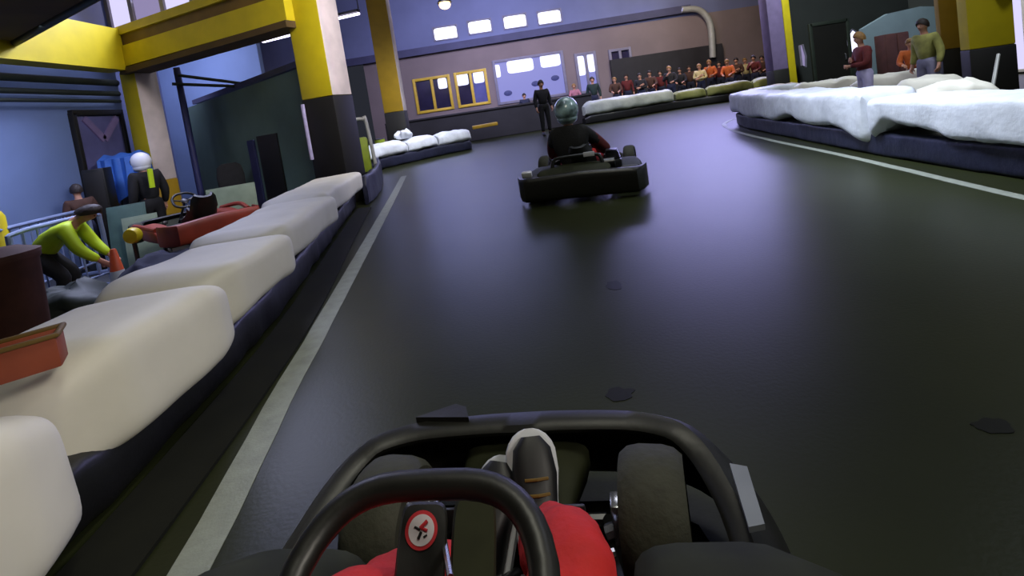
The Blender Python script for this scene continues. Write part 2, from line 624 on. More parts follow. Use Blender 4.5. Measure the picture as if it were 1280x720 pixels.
# dark low wall under the windows
mb = MB()
pa, pb = V((-4.6, 18.6, 0)), V((3.4, 20.1, 0))
mb.beam(pa + V((0, 0, 0.55)), pb + V((0, 0, 0.55)), 0.3, 1.1, 0.03)
mb.beam(pa + V((0, 0, 1.13)), pb + V((0, 0, 1.13)), 0.4, 0.07, 0.01)
struct(mb.build('wall_track', 'dark_panel', flat=True), 'low dark wall beneath the yellow framed windows')
mb = MB()
q0, q1 = P(590, 160, 18.0), P(615, 157, 18.2)
mb.beam((q0.x, 18.2, q0.z), (q1.x + 0.2, 18.3, q0.z + .02), 0.5, 0.12, 0.02)
tag(mb.build('yellow_plank', 'ochre'), 'short ochre plank fixed to the dark low wall past the bluish bags', 'plank')

# side and rear walls, ceilings
wallbox('wall_right', (13.5, -4), (13.5, 16.2), 0, 8, 0.3, 'wall_dark')
wallbox('wall_right_rear', (9.95, 18.6), (16, 18.6), 0, 8, 0.3, 'wall_dark', 'dark green grey wall behind the right bends')
wallbox('wall_back', (-9, -4), (16, -4), PIT, 8, 0.3, 'wall_dark')
LX = -7.5
wallbox('wall_left', (LX, -4), (LX, 9.75), PIT, 3.05, 0.2, 'wall_blue')
wallbox('wall_left_upper', (LX, -4), (LX, 9.75), 3.05, 8, 0.2, 'wall_grey')
wallbox('wall_left_outer', (-9, -4), (-9, 26), PIT, 8, 0.3, 'wall_grey')
wallbox('wall_pit', (-9, 13.2), (-6.2, 13.2), PIT, 4.4, 0.2, 'wall_blue', 'light blue back wall of the pit beyond the cream pillar')
wallbox('wall_pit_upper', (-9, 13.6), (-4.6, 13.6), 4.4, 8, 0.2, 'wall_grey')
mb = MB().mat('ceiling_dark')
mb.box((3.5, 11, 8.1), (26, 32, 0.2))
struct(mb.build('ceiling', flat=True))
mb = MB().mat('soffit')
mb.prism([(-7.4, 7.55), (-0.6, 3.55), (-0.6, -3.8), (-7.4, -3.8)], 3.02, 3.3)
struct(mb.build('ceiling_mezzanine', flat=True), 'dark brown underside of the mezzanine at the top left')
mb = MB().mat('pipe_dark')
mb.tube([(-7.3, 7.45, 3.0), (-4.0, 5.52, 3.02), (-0.7, 3.55, 3.0)], 0.05, 12)
struct(mb.build('trim_5'), 'dark pipe along the mezzanine edge')

# retaining step between track and pit
wallbox('wall_step', (ZP, -4), (ZP, 13.2), PIT, -0.01, 0.06, 'black_paint', 'dark step down to the pit floor')

# upper left clerestory: wall, panes
UA, UB = V((-7.4, 9.9, 0)), V((-4.4, 8.9, 0))
ud = (UB - UA).normalized()
uz0, uz1 = 3.35, 5.4
mb = MB()
for t in (0.0, 0.62, 1.42, 2.15, 3.0):
    p = UA + ud * (t + 0.04)
    mb.box(p + V((0, 0, (uz0 + uz1) / 2)), (0.1, 0.12, uz1 - uz0), Matrix.Rotation(math.atan2(ud.y, ud.x), 3, 'Z'))
mb.beam(UA + V((0, 0, uz0)), UB + V((0, 0, uz0)), 0.14, 0.1)
wf = struct(mb.build('window_10', 'frame_grey', flat=True), 'clerestory window above the yellow beam')
for (t0, t1, m) in ((0.05, 0.62, 'pane_side'), (0.66, 1.42, 'pane_lilac'), (1.46, 2.15, 'pane_side'), (2.2, 3.0, 'pane_side')):
    mb = MB()
    mb.beam(UA + ud * t0 + V((0, 0, (uz0 + uz1) / 2)), UA + ud * t1 + V((0, 0, (uz0 + uz1) / 2)), 0.03, uz1 - uz0)
    mb.build('pane', m, wf)

# left wall pane beside the pillar (bluish door) and dark header
dj = struct(empty('door_1', (LX + 0.1, 9.1, PIT)), 'bluish door in the left wall behind the blue tarp')
mb = MB()
for y in (-0.55, 0.5):
    mb.box((0.04, y, 1.3), (0.1, 0.08, 2.6), bev=0.01)
mb.box((0.04, -0.02, 2.6), (0.1, 1.12, 0.1), bev=0.01)
mb.build('door_frame', 'black_paint', dj)
mb = MB()
mb.box((0.02, -0.02, 1.28), (0.05, 1.0, 2.5))
mb.build('door_leaf', 'mauve_glass', dj)
mb = MB()
mb.beam((0.06, -0.35, 2.5), (0.06, 0.0, 2.1), 0.03, 0.12)
mb.beam((0.06, 0.38, 2.5), (0.06, 0.0, 2.1), 0.03, 0.12)
mb.build('chevron_panel', 'lilac_panel', dj)

# pipes along the left wall under the beam
for z, r, m in ((2.62, 0.06, 'pipe_dark'), (2.42, 0.045, 'pipe_dark'), (2.28, 0.03, 'pipe_dark')):
    mb = MB()
    mb.tube([(LX + 0.35, 2.5, z), (LX + 0.35, 6, z - 0.01), (LX + 0.35, 9.4, z)], r, 10)
    struct(mb.build('trim_pipe', m), 'service pipe along the left wall')

# ------------------------------------------------------------------ pillars and beams
def pillar(name, label, cx, cy, w, d, z0, zb, z1, rz, faces, black='black_paint'):
    r = struct(empty(name, (cx, cy, z0), rz), label)
    tag(r, None, 'pillar')
    mb = MB().mat(black)
    mb.box((0, 0, (zb - z0) / 2), (w, d, zb - z0), bev=0.02)
    mb.build('painted_base', None, r)
    mb = MB()
    h = z1 - zb
    mb.mat(faces[0])
    mb.box((0, 0, zb - z0 + h / 2), (w - 0.01, d - 0.01, h - 0.002), bev=0.02)
    o = mb.build('shaft', None, r)
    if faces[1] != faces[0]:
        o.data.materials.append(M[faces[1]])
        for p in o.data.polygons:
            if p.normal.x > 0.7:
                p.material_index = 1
    return r


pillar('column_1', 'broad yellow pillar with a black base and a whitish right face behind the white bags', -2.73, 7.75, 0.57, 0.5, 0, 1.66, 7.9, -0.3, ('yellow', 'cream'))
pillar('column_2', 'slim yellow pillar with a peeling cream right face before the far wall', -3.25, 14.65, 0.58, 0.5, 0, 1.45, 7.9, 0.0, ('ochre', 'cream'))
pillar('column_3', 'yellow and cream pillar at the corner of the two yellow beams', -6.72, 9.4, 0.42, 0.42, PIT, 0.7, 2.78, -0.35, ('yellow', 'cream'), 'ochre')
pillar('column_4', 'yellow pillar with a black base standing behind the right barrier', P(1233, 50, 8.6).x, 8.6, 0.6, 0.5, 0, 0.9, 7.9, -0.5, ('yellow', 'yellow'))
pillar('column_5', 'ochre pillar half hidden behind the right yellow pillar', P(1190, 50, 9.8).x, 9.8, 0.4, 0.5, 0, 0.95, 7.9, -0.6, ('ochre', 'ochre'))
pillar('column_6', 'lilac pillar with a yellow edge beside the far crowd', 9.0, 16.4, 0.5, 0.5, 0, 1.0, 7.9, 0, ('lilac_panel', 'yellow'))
mb = MB()
mb.box((9.37, 16.3, 4.2), (0.24, 0.3, 7.4), bev=0.02)
struct(mb.build('trim_6', 'yellow'), 'yellow strip on the lilac pillar')

# yellow I-beams
def ibeam(name, a, b, z0, z1, w, label):
    a, b = V(a), V(b)
    r = struct(empty(name, (a.x, a.y, z0)), label)
    off = V((a.x, a.y, z0))
    mb = MB()
    A, B = V((a.x, a.y, 0)), V((b.x, b.y, 0))
    h = z1 - z0
    mb.mat('yellow')
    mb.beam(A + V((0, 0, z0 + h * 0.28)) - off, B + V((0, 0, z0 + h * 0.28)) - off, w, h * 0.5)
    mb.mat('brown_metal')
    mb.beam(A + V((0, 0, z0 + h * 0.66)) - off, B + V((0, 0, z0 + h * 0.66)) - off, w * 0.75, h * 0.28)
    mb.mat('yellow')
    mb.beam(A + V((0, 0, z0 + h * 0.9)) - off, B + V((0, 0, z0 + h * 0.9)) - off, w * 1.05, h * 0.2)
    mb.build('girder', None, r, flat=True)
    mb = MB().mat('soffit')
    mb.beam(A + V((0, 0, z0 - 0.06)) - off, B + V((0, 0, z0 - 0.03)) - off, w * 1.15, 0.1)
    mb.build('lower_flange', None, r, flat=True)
    return r


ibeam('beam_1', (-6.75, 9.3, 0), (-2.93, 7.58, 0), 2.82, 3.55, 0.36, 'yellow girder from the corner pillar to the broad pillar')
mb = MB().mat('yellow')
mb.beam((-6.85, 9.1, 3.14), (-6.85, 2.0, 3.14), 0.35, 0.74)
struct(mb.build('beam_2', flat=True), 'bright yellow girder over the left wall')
mb = MB().mat('yellow')
mb.beam((8.3, 8.3, 1.98), (13.4, 8.9, 1.98), 0.4, 0.4)
struct(mb.build('beam_3', flat=True), 'yellow girder from the right pillar to the right wall')

# fluorescent tubes
def tube_lamp(a, b, label):
    a, b = V(a), V(b)
    r = thing('fluorescent_lamp', label, 'lamp', a)
    mb = MB()
    mb.tube([V((0, 0, 0)), b - a], 0.028, 10)
    mb.build('lamp_tube', 'tube_glow', r)
    mb = MB()
    mb.beam(V((0, 0, 0.07)), b - a + V((0, 0, 0.07)), 0.12, 0.06, 0.01)
    mb.build('housing', 'metal_dark', r)
    for e in (V((0, 0, 0)), b - a):
        mb = MB()
        mb.beam(e + V((0, 0, .1)), e + V((0, 0, 0.9)), 0.02, 0.02)
        mb.build('hanger', 'metal_dark', r)
    return r


tube_lamp(P(329, 52, 9.9), P(361, 44, 9.4), 'lit fluorescent tube left of the broad yellow pillar')
tube_lamp(P(423, 23, 11.2), P(449, 17, 11.0), 'lit fluorescent tube between the two yellow pillars')
p = P(556, 6, 15)
r = thing('pendant_lamp', 'small warm lamp hanging above the far windows', 'lamp', p)
mb = MB(); mb.ell((0, 0, 0), (0.17, 0.17, 0.13)); mb.build('bulb', 'bulb_glow', r)
mb = MB(); mb.lathe([(0.03, 0.3), (0.06, 0.26), (0.2, 0.1), (0.22, 0.06), (0.2, 0.06)], (0, 0, 0)); mb.build('lamp_shade', 'metal_dark', r)
mb = MB(); mb.tube([(0, 0, 0.3), (0, 0, 8 - p.z)], 0.01, 6); mb.build('cord', 'black_plastic', r)

# duct pipe on the far right of the far wall
mb = MB()
pts = [P(852, 12, FAR - .3), P(872, 12, FAR - .3), P(884, 22, FAR - .3), P(889, 38, FAR - .3), P(891, 72, FAR - .3)]
mb.tube(catmull(pts, 6), 0.15, 12)
tag(mb.build('downpipe', 'pipe_grey'), 'pale bent pipe running down the far wall at the end of the dark ledge', 'pipe')

# ------------------------------------------------------------------ left padded barrier
left_edge = Path([(-1.3, -0.6), (-1.31, 0.4), (-1.335, 1.26), (-1.4, 2.2), (-1.51, 3.1), (-1.82, 4.8), (-2.15, 6.6), (-2.24, 7.1)])


def left_hem(s):
    y = left_edge.at(s)[0].y
    return 0.26 - 0.17 * max(0.0, min(1.0, (2.9 - y) / 1.8))

bags = [(-0.55, 1.38, 'nearest white padded bag of the left barrier, cut by the bottom left corner', 0.0),
        (1.4, 2.26, 'second nearest white padded bag of the left barrier, beside the terracotta crate', 0.06),
        (2.28, 3.2, 'third white padded bag along the left barrier counting from the near end', 0.06),
        (3.22, 4.72, 'fourth white padded bag along the left barrier counting from the near end', 0.06),
        (4.75, 7.0, 'farthest white padded bag of the left barrier, before the broad yellow pillar', 0.06)]
for i, (y0, y1, lab, sk) in enumerate(bags):
    s0, s1 = left_edge.s_of_y(y0), left_edge.s_of_y(y1)
    mb = soft_bag(left_edge, s0, s1, -1, 0.64, 0.25, 0.54, i + 1, e=6, amp=0.016, skew=-0.16, freq=2.2, endr=0.2, step=0.04, hem=left_hem, nsec=40)
    o = mb.build('barrier_bag', 'white_wrap')
    tag(o, lab, 'padded bag', 'white padded bags on the left barrier')
mb = soft_bag(left_edge, 0.0, left_edge.L, -1, 0.5, 0.0, 0.24, 31, e=6, amp=0.02, freq=5, off=0.1, endr=0.05, step=0.08)
tag(mb.build('tyre_wall', 'black_sheet'), 'black sheet covered base under the white bags of the left barrier', 'barrier')

pth = Path([(-2.16, 7.15), (-2.26, 8.0), (-2.45, 9.0), (-2.75, 10.2), (-3.1, 11.4)])
mb = soft_bag(pth, 0.0, pth.L, -1, 0.1, 0.0, 0.42, 33, e=5, amp=0.02, freq=3, endr=0.05, step=0.08)
tag(mb.build('tyre_wall', 'navy_sheet'), 'low bluish dark sheeting between the white bags and the bluish bags', 'barrier')

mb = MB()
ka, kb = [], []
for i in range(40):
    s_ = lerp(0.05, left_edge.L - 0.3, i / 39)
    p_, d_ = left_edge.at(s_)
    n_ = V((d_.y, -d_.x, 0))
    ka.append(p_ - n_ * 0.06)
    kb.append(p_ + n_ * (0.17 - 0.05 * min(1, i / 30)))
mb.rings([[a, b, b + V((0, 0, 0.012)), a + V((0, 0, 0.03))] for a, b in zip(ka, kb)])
struct(mb.build('trim_7', 'strip_black'), 'black strip at the foot of the left barrier')  # thin dark strip from the barrier foot towards the white line

# second barrier on the left, bluish bags
b2 = Path([(-3.5, 12.3), (-3.2, 12.85), (-2.3, 13.95), (-1.15, 15.0)])
mb = soft_bag(b2, 0.02, b2.L, -1, 0.6, 0.0, 0.3, 40, e=6, amp=0.02, endr=0.05, step=0.12)
tag(mb.build('tyre_wall', 'navy_sheet'), 'dark base under the bluish bags beyond the broad pillar', 'barrier')
cuts = [0.0, 1.35, 2.4, b2.L]
labs = ['bluish white padded bag nearest the slim pillar', 'middle bluish white padded bag with a crumpled sack on it', 'bluish white padded bag at the end by the dark low wall']
for i in range(3):
    mb = soft_bag(b2, cuts[i] + 0.02, cuts[i + 1] - 0.02, -1, 0.62, 0.3, 0.66, 50 + i, e=3.5, amp=0.04, freq=3.4, endr=0.25, step=0.07, off=-0.05)
    tag(mb.build('barrier_bag', 'blue_wrap'), labs[i], 'padded bag', 'bluish bags beyond the broad pillar')
pp, dd = b2.at(1.4)
mb = MB()
mb.ell((0, 0, 0.11), (0.24, 0.2, 0.15), n=28, m=18)
for v in mb.bm.verts:
    v.co += noise.noise_vector(v.co * 6) * 0.1 + noise.noise_vector(v.co * 14) * 0.03
    v.co.z = max(v.co.z, 0.0)
tag(mb.build('crumpled_sack', 'blue_wrap', loc=None), 'small crumpled pale sack lying on the middle bluish bag', 'sack').location = (pp.x - 0.2, pp.y + 0.25, 0.66)

# ------------------------------------------------------------------ far barriers
fb = Path([(2.9, 18.9), (4.4, 19.2), (6.9, 20.1), (9.0, 20.0), (11.6, 19.4)])
mb = soft_bag(fb, 0.05, fb.L, -1, 0.6, 0.0, 0.34, 60, e=6, amp=0.02, endr=0.05, step=0.2, off=0.05)
tag(mb.build('tyre_wall', 'black_sheet'), 'dark base under the grey and olive bags of the far bend', 'barrier')
for i, (s0, s1, m, z1, lab) in enumerate([(0.1, 4.1, 'grey_wrap', 0.86, 'long grey wrapped bag of the far bend, right of the rider ahead'),
                                          (4.2, 5.4, 'olive_wrap', 0.72, 'short olive bag next to the long grey bag of the far bend'),
                                          (5.45, 7.2, 'olive_wrap', 0.76, 'longer olive bag in the middle of the far bend'),
                                          (7.25, fb.L - 0.05, 'olive_wrap', 0.78, 'yellowish olive bag of the far bend below the crowd, next to the lilac pillar')]):
    mb = soft_bag(fb, s0, s1, -1, 0.7, 0.34, z1, 70 + i, e=4, amp=0.04, freq=2.5, endr=0.25, step=0.1, off=0.0)
    tag(mb.build('barrier_bag', m), lab, 'padded bag', 'bags of the far bend')

# ------------------------------------------------------------------ right barrier
re_ = Path([(3.55, 0.6), (3.56, 2.0), (3.64, 3.56), (3.69, 4.3), (3.78, 5.3), (4.08, 7.2), (4.62, 10.2), (5.1, 10.9), (6.2, 11.4)])
sA = re_.s_of_y(5.25)
sEnd = re_.L


def hem_fn(s):
    h = 0.28 + 0.035 * math.sin(s * 2.1) + 0.03 * math.sin(s * 4.7 + 1)
    h -= 0.1 * math.exp(-((s - sA - 0.12) / 0.3) ** 2)
    h += 0.1 * math.exp(-((s - sA + 0.32) / 0.22) ** 2)
    h -= 0.05 * math.exp(-((s - re_.s_of_y(3.3)) / 0.6) ** 2)
    return h


mb = soft_bag(re_, 0.0, sEnd, 1, 0.46, 0.0, 0.26, 80, e=8, amp=0.012, freq=4, off=0.07, endr=0.05, step=0.1)
tag(mb.build('tyre_wall', 'navy_sheet'), 'dark blue sheeted base of the right barrier under the white covers', 'barrier')
for i, (s0, s1, z1, lab) in enumerate([(0.0, sA - 0.02, 0.63, 'white plastic cover of the right barrier, nearer half at the right edge'),
                                       (sA, sEnd, 0.7, 'white plastic cover of the right barrier, farther half with a pointed hem')]):
    mb = soft_bag(re_, s0, s1, 1, 0.62, 0.28, z1, 90 + i, e=6, amp=0.024, freq=2.4, hem=hem_fn, endr=0.08, step=0.05, off=-0.02)
    tag(mb.build('barrier_cover', 'blue_wrap'), lab, 'barrier cover', 'white covers of the right barrier')
# second row behind
rows = [((5.5, 11.9), (6.6, 11.0), 0.68, 'small white bag at the left end of the second row behind the right barrier'),
        ((6.0, 10.55), (7.2, 9.85), 0.68, 'white bag in the second row, just left of the standing red jacketed person'),
        ((6.35, 9.3), (7.15, 8.25), 0.68, 'white bag in the second row, just right of the red jacketed person'),
        ((5.75, 7.5), (6.2, 6.8), 0.64, 'white bag in the second row in front of the dark haired person'),
        ((4.95, 6.1), (5.55, 5.6), 0.62, 'low white bag of the second row in front of the right black pillar base')]
for i, (a, b, z1, lab) in enumerate(rows):
    pth = Path([a, ((a[0] + b[0]) / 2 + 0.02, (a[1] + b[1]) / 2), b])
    mb = soft_bag(pth, 0.0, pth.L, -1, 0.55, 0.0, z1, 110 + i, e=3.6, amp=0.06, freq=3.2, endr=0.25, step=0.06)
    tag(mb.build('barrier_bag', 'white_wrap' if i else 'cream'), lab, 'padded bag', 'second row of bags behind the right barrier')

# ------------------------------------------------------------------ go-karts
def build_kart(root, own=False, hw=0.6, body='kart_dark', bumper='black_plastic', fr=0.14):
    """local frame: +Y forward, +X right, ground at z=0"""
    # frame and floor tray
    mb = MB()
    for sx in (-1, 1):
        mb.tube(catmull([(sx * 0.3, -0.8, 0.09), (sx * 0.32, -0.3, 0.07), (sx * 0.26, 0.4, 0.07), (sx * 0.2, 0.78, 0.08)], 5), 0.016, 8)
    for y, w in ((-0.78, 0.3), (-0.35, 0.31), (0.3, 0.27), (0.78, 0.2)):
        mb.tube([(-w, y, 0.08), (w, y, 0.08)], 0.015, 8)
    mb.build('chassis_frame', 'metal_dark', root)
    mb = MB()
    mb.prism([(-0.26, 0.02), (0.26, 0.02), (0.22, 0.8), (-0.22, 0.8)], 0.045, 0.055)
    mb.build('floor_tray', 'metal_dark', root)
    # seat: lofted shell
    mb = MB()
    rings = []
    prof = [(0.02, 0.10, 0.17), (-0.08, 0.065, 0.18), (-0.2, 0.06, 0.185), (-0.32, 0.09, 0.185), (-0.42, 0.2, 0.18), (-0.48, 0.34, 0.17), (-0.52, 0.48, 0.15), (-0.54, 0.53, 0.11)]
    for (y, z, w) in prof:
        tz = max(0.0, 1 - abs(y + 0.3) / 0.6)
        outer, inner = [], []
        for k in range(13):
            a = -1 + 2 * k / 12
            lift = 0.17 * abs(a) ** 3 * (0.5 + tz)
            fw = 0.1 * abs(a) ** 3
            outer.append(V((a * w, y + fw * (1 if z > 0.15 else 0.2), z + lift * (1 if z < 0.3 else 0.2))))
            inner.append(V((a * (w - 0.02), y + 0.02 + fw * (1 if z > 0.15 else 0.2), z + 0.018 + lift * (1 if z < 0.3 else 0.2))))
        rings.append(outer + inner[::-1])
    mb.rings(rings)
    mb.xf(Matrix.Translation((0, -0.1, 0.01)))
    mb.build('seat', 'black_plastic', root)
    # wheels
    def wheel(name, x, y, r, w, steer=0.0):
        e = bpy.data.objects.new(name, None)
        mb = MB()
        n = 36
        prof = [(r * 0.56, -w / 2 + 0.01), (r * 0.62, -w / 2), (r * 0.86, -w / 2 - 0.004), (r * 0.96, -w / 2 + 0.014), (r, -w / 2 + 0.04), (r, w / 2 - 0.04), (r * 0.96, w / 2 - 0.014), (r * 0.86, w / 2 + 0.004), (r * 0.62, w / 2), (r * 0.56, w / 2 - 0.01), (r * 0.56, -w / 2 + 0.01)]
        mb.lathe(prof, axis='X', n=n)
        t = mb.build(name, 'rubber', root)
        t.location = (x, y, r)
        t.rotation_euler = (0, 0, steer)
        bpy.data.objects.remove(e)
        mb = MB()
        mb.lathe([(0.02, -w * 0.42), (r * 0.4, -w * 0.42), (r * 0.5, -w * 0.46), (r * 0.57, -w * 0.44), (r * 0.5, -w * 0.2), (r * 0.5, w * 0.2), (r * 0.57, w * 0.44), (r * 0.5, w * 0.46), (r * 0.4, w * 0.42), (0.02, w * 0.42)], axis='X', n=n)
        for k in range(3):
            a = 2 * PI * k / 3
            mb.lathe([(0.009, -w * 0.5), (0.009, w * 0.5)], (0, 0.05 * math.cos(a), 0.05 * math.sin(a)), axis='X', n=6)
        mb.build('rim', 'metal_dark' if not own else 'metal_bright', t)
    xf = 0.315 if own else 0.5 * hw / 0.6
    yf = 0.72
    wheel('front_wheel', xf, yf, fr, 0.135, -0.12)
    wheel('front_wheel', -xf, yf, fr, 0.135, -0.12)
    wheel('rear_wheel', hw - 0.16, -0.55, 0.14, 0.2)
    wheel('rear_wheel', -(hw - 0.16), -0.55, 0.14, 0.2)
    mb = MB()
    mb.tube([(-(hw - 0.2), -0.55, 0.14), (hw - 0.2, -0.55, 0.14)], 0.02, 10)
    mb.lathe([(0.03, -0.006), (0.09, -0.006), (0.09, 0.006), (0.03, 0.006)], (0.12, -0.55, 0.14), axis='X')
    mb.build('rear_axle', 'metal_dark', root)
    for sx in (-1, 1):
        mb = MB()
        mb.tube([(sx * 0.2, yf, 0.1), (sx * (xf - 0.04), yf, 0.13)], 0.018, 8)
        mb.box((sx * (xf - 0.085), yf, 0.13), (0.03, 0.05, 0.11), bev=0.006)
        mb.build('stub_axle', 'metal_bright' if own else 'metal_dark', root)
        mb = MB()
        mb.tube([(sx * 0.02, yf - 0.14, 0.13), (sx * (xf - 0.1), yf - 0.08, 0.13)], 0.009, 6)
        mb.build('tie_rod', 'metal_bright' if own else 'metal_dark', root)
    # side pods
    for sx in (-1, 1):
        mb = MB()
        rings = []
        for (y, w0, w1, zt) in [(-0.34, 0.34, hw - 0.02, 0.17), (-0.28, 0.33, hw, 0.24), (0.0, 0.33, hw, 0.27), (0.25, 0.32, hw - 0.02, 0.27), (0.4, 0.32, hw - 0.08, 0.25), (0.46, 0.32, hw - 0.14, 0.18)] if not own else [(-0.34, 0.34, hw - 0.02, 0.2), (-0.28, 0.33, hw, 0.25), (0.0, 0.33, hw, 0.27), (0.3, 0.32, hw, 0.275), (0.42, 0.32, hw - 0.02, 0.27), (0.49, 0.32, hw - 0.09, 0.24), (0.52, 0.32, hw - 0.2, 0.12)]:
            if own:
                w1, zt = w1 + 0.02, zt + 0.055
                w0 = 0.25
            rings.append([V((sx * x, y, z)) for x, z in super_section(w0, w1, 0.06, zt, 20, 4)])
        mb.rings(rings)
        mb.build('side_pod', body, root)
    # rear bumper
    mb = MB()
    rings = []
    n = 24
    for k in range(n + 1):
        a = -1 + 2 * k / n
        x = hw * 1.03 * a
        y = -0.88 + 0.3 * max(0.0, (abs(a) - 0.82) / 0.18) ** 2
        zt = (0.27 if own else 0.33) - 0.03 * abs(a)
        sec = super_section(-0.07, 0.07, 0.05, zt, 18, 4)
        rings.append([V((x, y + u, z)) for u, z in sec])
    mb.rings(rings)
    mb.build('rear_bumper', 'kart_dark' if own else bumper, root)
    # nose fairing: arc
    nw = 0.47 if own else hw * 0.74
    arc = catmull([(-nw - 0.005, 0.52, 0), (-nw, 0.68, 0), (-nw * 0.9, 0.82, 0), (-nw * 0.66, 0.89, 0), (-nw * 0.3, 0.912, 0), (0, 0.916, 0), (nw * 0.3, 0.912, 0), (nw * 0.66, 0.89, 0), (nw * 0.9, 0.82, 0), (nw, 0.68, 0), (nw + 0.005, 0.52, 0)], 5)
    rings = []
    N = len(arc)
    for i, q in enumerate(arc):
        t = (arc[min(i + 1, N - 1)] - arc[max(i - 1, 0)]).normalized()
        nr = V((-t.y, t.x, 0))
        mid = 1 - abs(i / (N - 1) - 0.5) * 2
        zt = 0.19 + 0.075 * min(1, mid * 2.2)
        lip = 0.03 + 0.02 * mid
        sec = [(-lip, zt - 0.012), (-lip + 0.012, zt), (0.01, zt + 0.004), (0.045, zt - 0.02), (0.085, zt * 0.7), (0.1, zt * 0.45), (0.085, 0.07), (0.06, 0.055), (0.045, 0.07), (0.06, zt * 0.45), (0.04, zt * 0.7), (0.0, zt - 0.03), (-lip + 0.006, zt - 0.024)]
        rings.append([q + nr * u + V((0, 0, z)) for u, z in sec])
    mb = MB()
    mb.rings(rings)
    nose = mb.build('nose_fairing', 'black_plastic', root)
    mb = MB()
    mb.prism([(-nw + 0.02, 0.3), (nw - 0.02, 0.3), (nw - 0.02, 0.68), (nw * 0.88, 0.8), (nw * 0.6, 0.88), (-nw * 0.6, 0.88), (-nw * 0.88, 0.8), (-nw + 0.02, 0.68)], 0.035, 0.043)
    mb.build('undertray', 'matte_black', root)
    # centre cowl between fairing and column
    mb = MB()
    rings = []
    for (y, w, z0, z1) in [(0.9, 0.17, 0.1, 0.2), (0.84, 0.16, 0.1, 0.2), (0.76, 0.13, 0.1, 0.17), (0.7, 0.12, 0.1, 0.14)]:
        rings.append([V((x, y, z)) for x, z in super_section(-w, w, z0, z1, 20, 4)])
    mb.rings(rings)
    mb.build('nose_cowl', 'kart_dark', root)
    # pedals
    for sx in (-1, 1):
        mb = MB()
        mb.tube([(sx * 0.13, 0.62, 0.06), (sx * 0.13, 0.66, 0.2)], 0.009, 8)
        mb.box((sx * 0.13, 0.655, 0.2), (0.07, 0.014, 0.05), Matrix.Rotation(-0.25, 3, 'X'), 0.006)
        mb.build('pedal', 'metal_dark', root)
    return nose


def steering(root, hub, tilt, R, turn, m_rim='black_plastic', rim=0.016, sq=0.8):
    """steering wheel: rim lies in a plane tilted from horizontal by tilt (toward the driver)"""
    mx = Matrix.Translation(V(hub)) @ Matrix.Rotation(tilt, 4, 'X') @ Matrix.Rotation(turn, 4, 'Z')
    e = []
    pts = []
    for k in range(40):
        a = 2 * PI * k / 40
        c, s = math.cos(a), math.sin(a)
        x = R * math.copysign(abs(c) ** sq, c) * (1.0 - 0.16 * s)
        y = R * 0.92 * math.copysign(abs(s) ** (sq * 0.95), s)
        pts.append(V((x, y, 0)))
    mb = MB()
    mb.tube(pts, rim, 12, closed=True)
    mb.xf(mx)
    w = mb.build('steering_wheel', m_rim, root)
    mb = MB()
    for a in (PI * 0.08, PI * 0.92, PI * 1.5):
        mb.tube([(0.03 * math.cos(a), 0.03 * math.sin(a), -0.025), (R * 0.96 * math.cos(a), R * 0.9 * math.sin(a), 0)], 0.01, 8)
    mb.lathe([(0.01, -0.03), (0.045, -0.03), (0.045, -0.012), (0.03, -0.005), (0.01, -0.005)])
    mb.xf(mx)
    mb.build('spoke', 'metal_dark', w)
    return w


# the kart the camera rides in
PSI = math.radians(8.5)
own = thing('go_kart', 'black go-kart at the bottom, its steering wheel and nose seen from the seat', 'go-kart', (-0.22, 0.39, 0), -PSI)
build_kart(own, own=True)


def to_own(p):
    return own_inv @ V(p)


own_mx = Matrix.Translation((-0.22, 0.39, 0)) @ Matrix.Rotation(-PSI, 4, 'Z')
own_inv = own_mx.inverted()
hub = to_own((-0.203, 0.525, 0.532))
steering(own, hub, math.radians(24), 0.165, 0.0, rim=0.019, sq=0.55)
# column, fairing box with the round badge
mb = MB()
mb.tube([hub + V((0, -0.01, -0.02)), V((0, 0.62, 0.1))], 0.014, 10)
mb.build('steering_column', 'metal_dark', own)
def view_frame(p):
    """axes of a plate at p facing the driver"""
    nrm = (V((0, 0, H)) - V(p)).normalized()
    xa = V((math.cos(PSI), -math.sin(PSI), 0))
    ya = nrm.cross(xa).normalized()
    xa = ya.cross(nrm)
    return own_inv.to_3x3() @ Matrix((xa, ya, nrm)).transposed()


bp = G(527, 690, 0.46)
R3 = view_frame(bp)
box = MB()
rings = []
for (z, w, y0, y1) in [(-0.05, 0.028, -0.08, 0.05), (-0.006, 0.037, -0.1, 0.062), (0.0, 0.034, -0.1, 0.058)]:
    rings.append([to_own(bp) + R3 @ V((x, y, z)) for x, y in super_section(-w, w, y0, y1, 28, 6)])
box.rings(rings)
cov = box.build('column_fairing', 'black_plastic', own)
sp_ = G(592, 690, 0.42)
R4 = view_frame(sp_)
box = MB()
rings = []
for (z, w, y0, y1) in [(-0.06, 0.028, -0.1, 0.07), (-0.01, 0.036, -0.11, 0.078), (0.0, 0.032, -0.11, 0.072)]:
    rings.append([to_own(sp_) + R4 @ V((x, y, z)) for x, y in super_section(-w, w, y0, y1, 28, 5)])
box.rings(rings)
box.build('column_shroud', 'kart_dark', own)
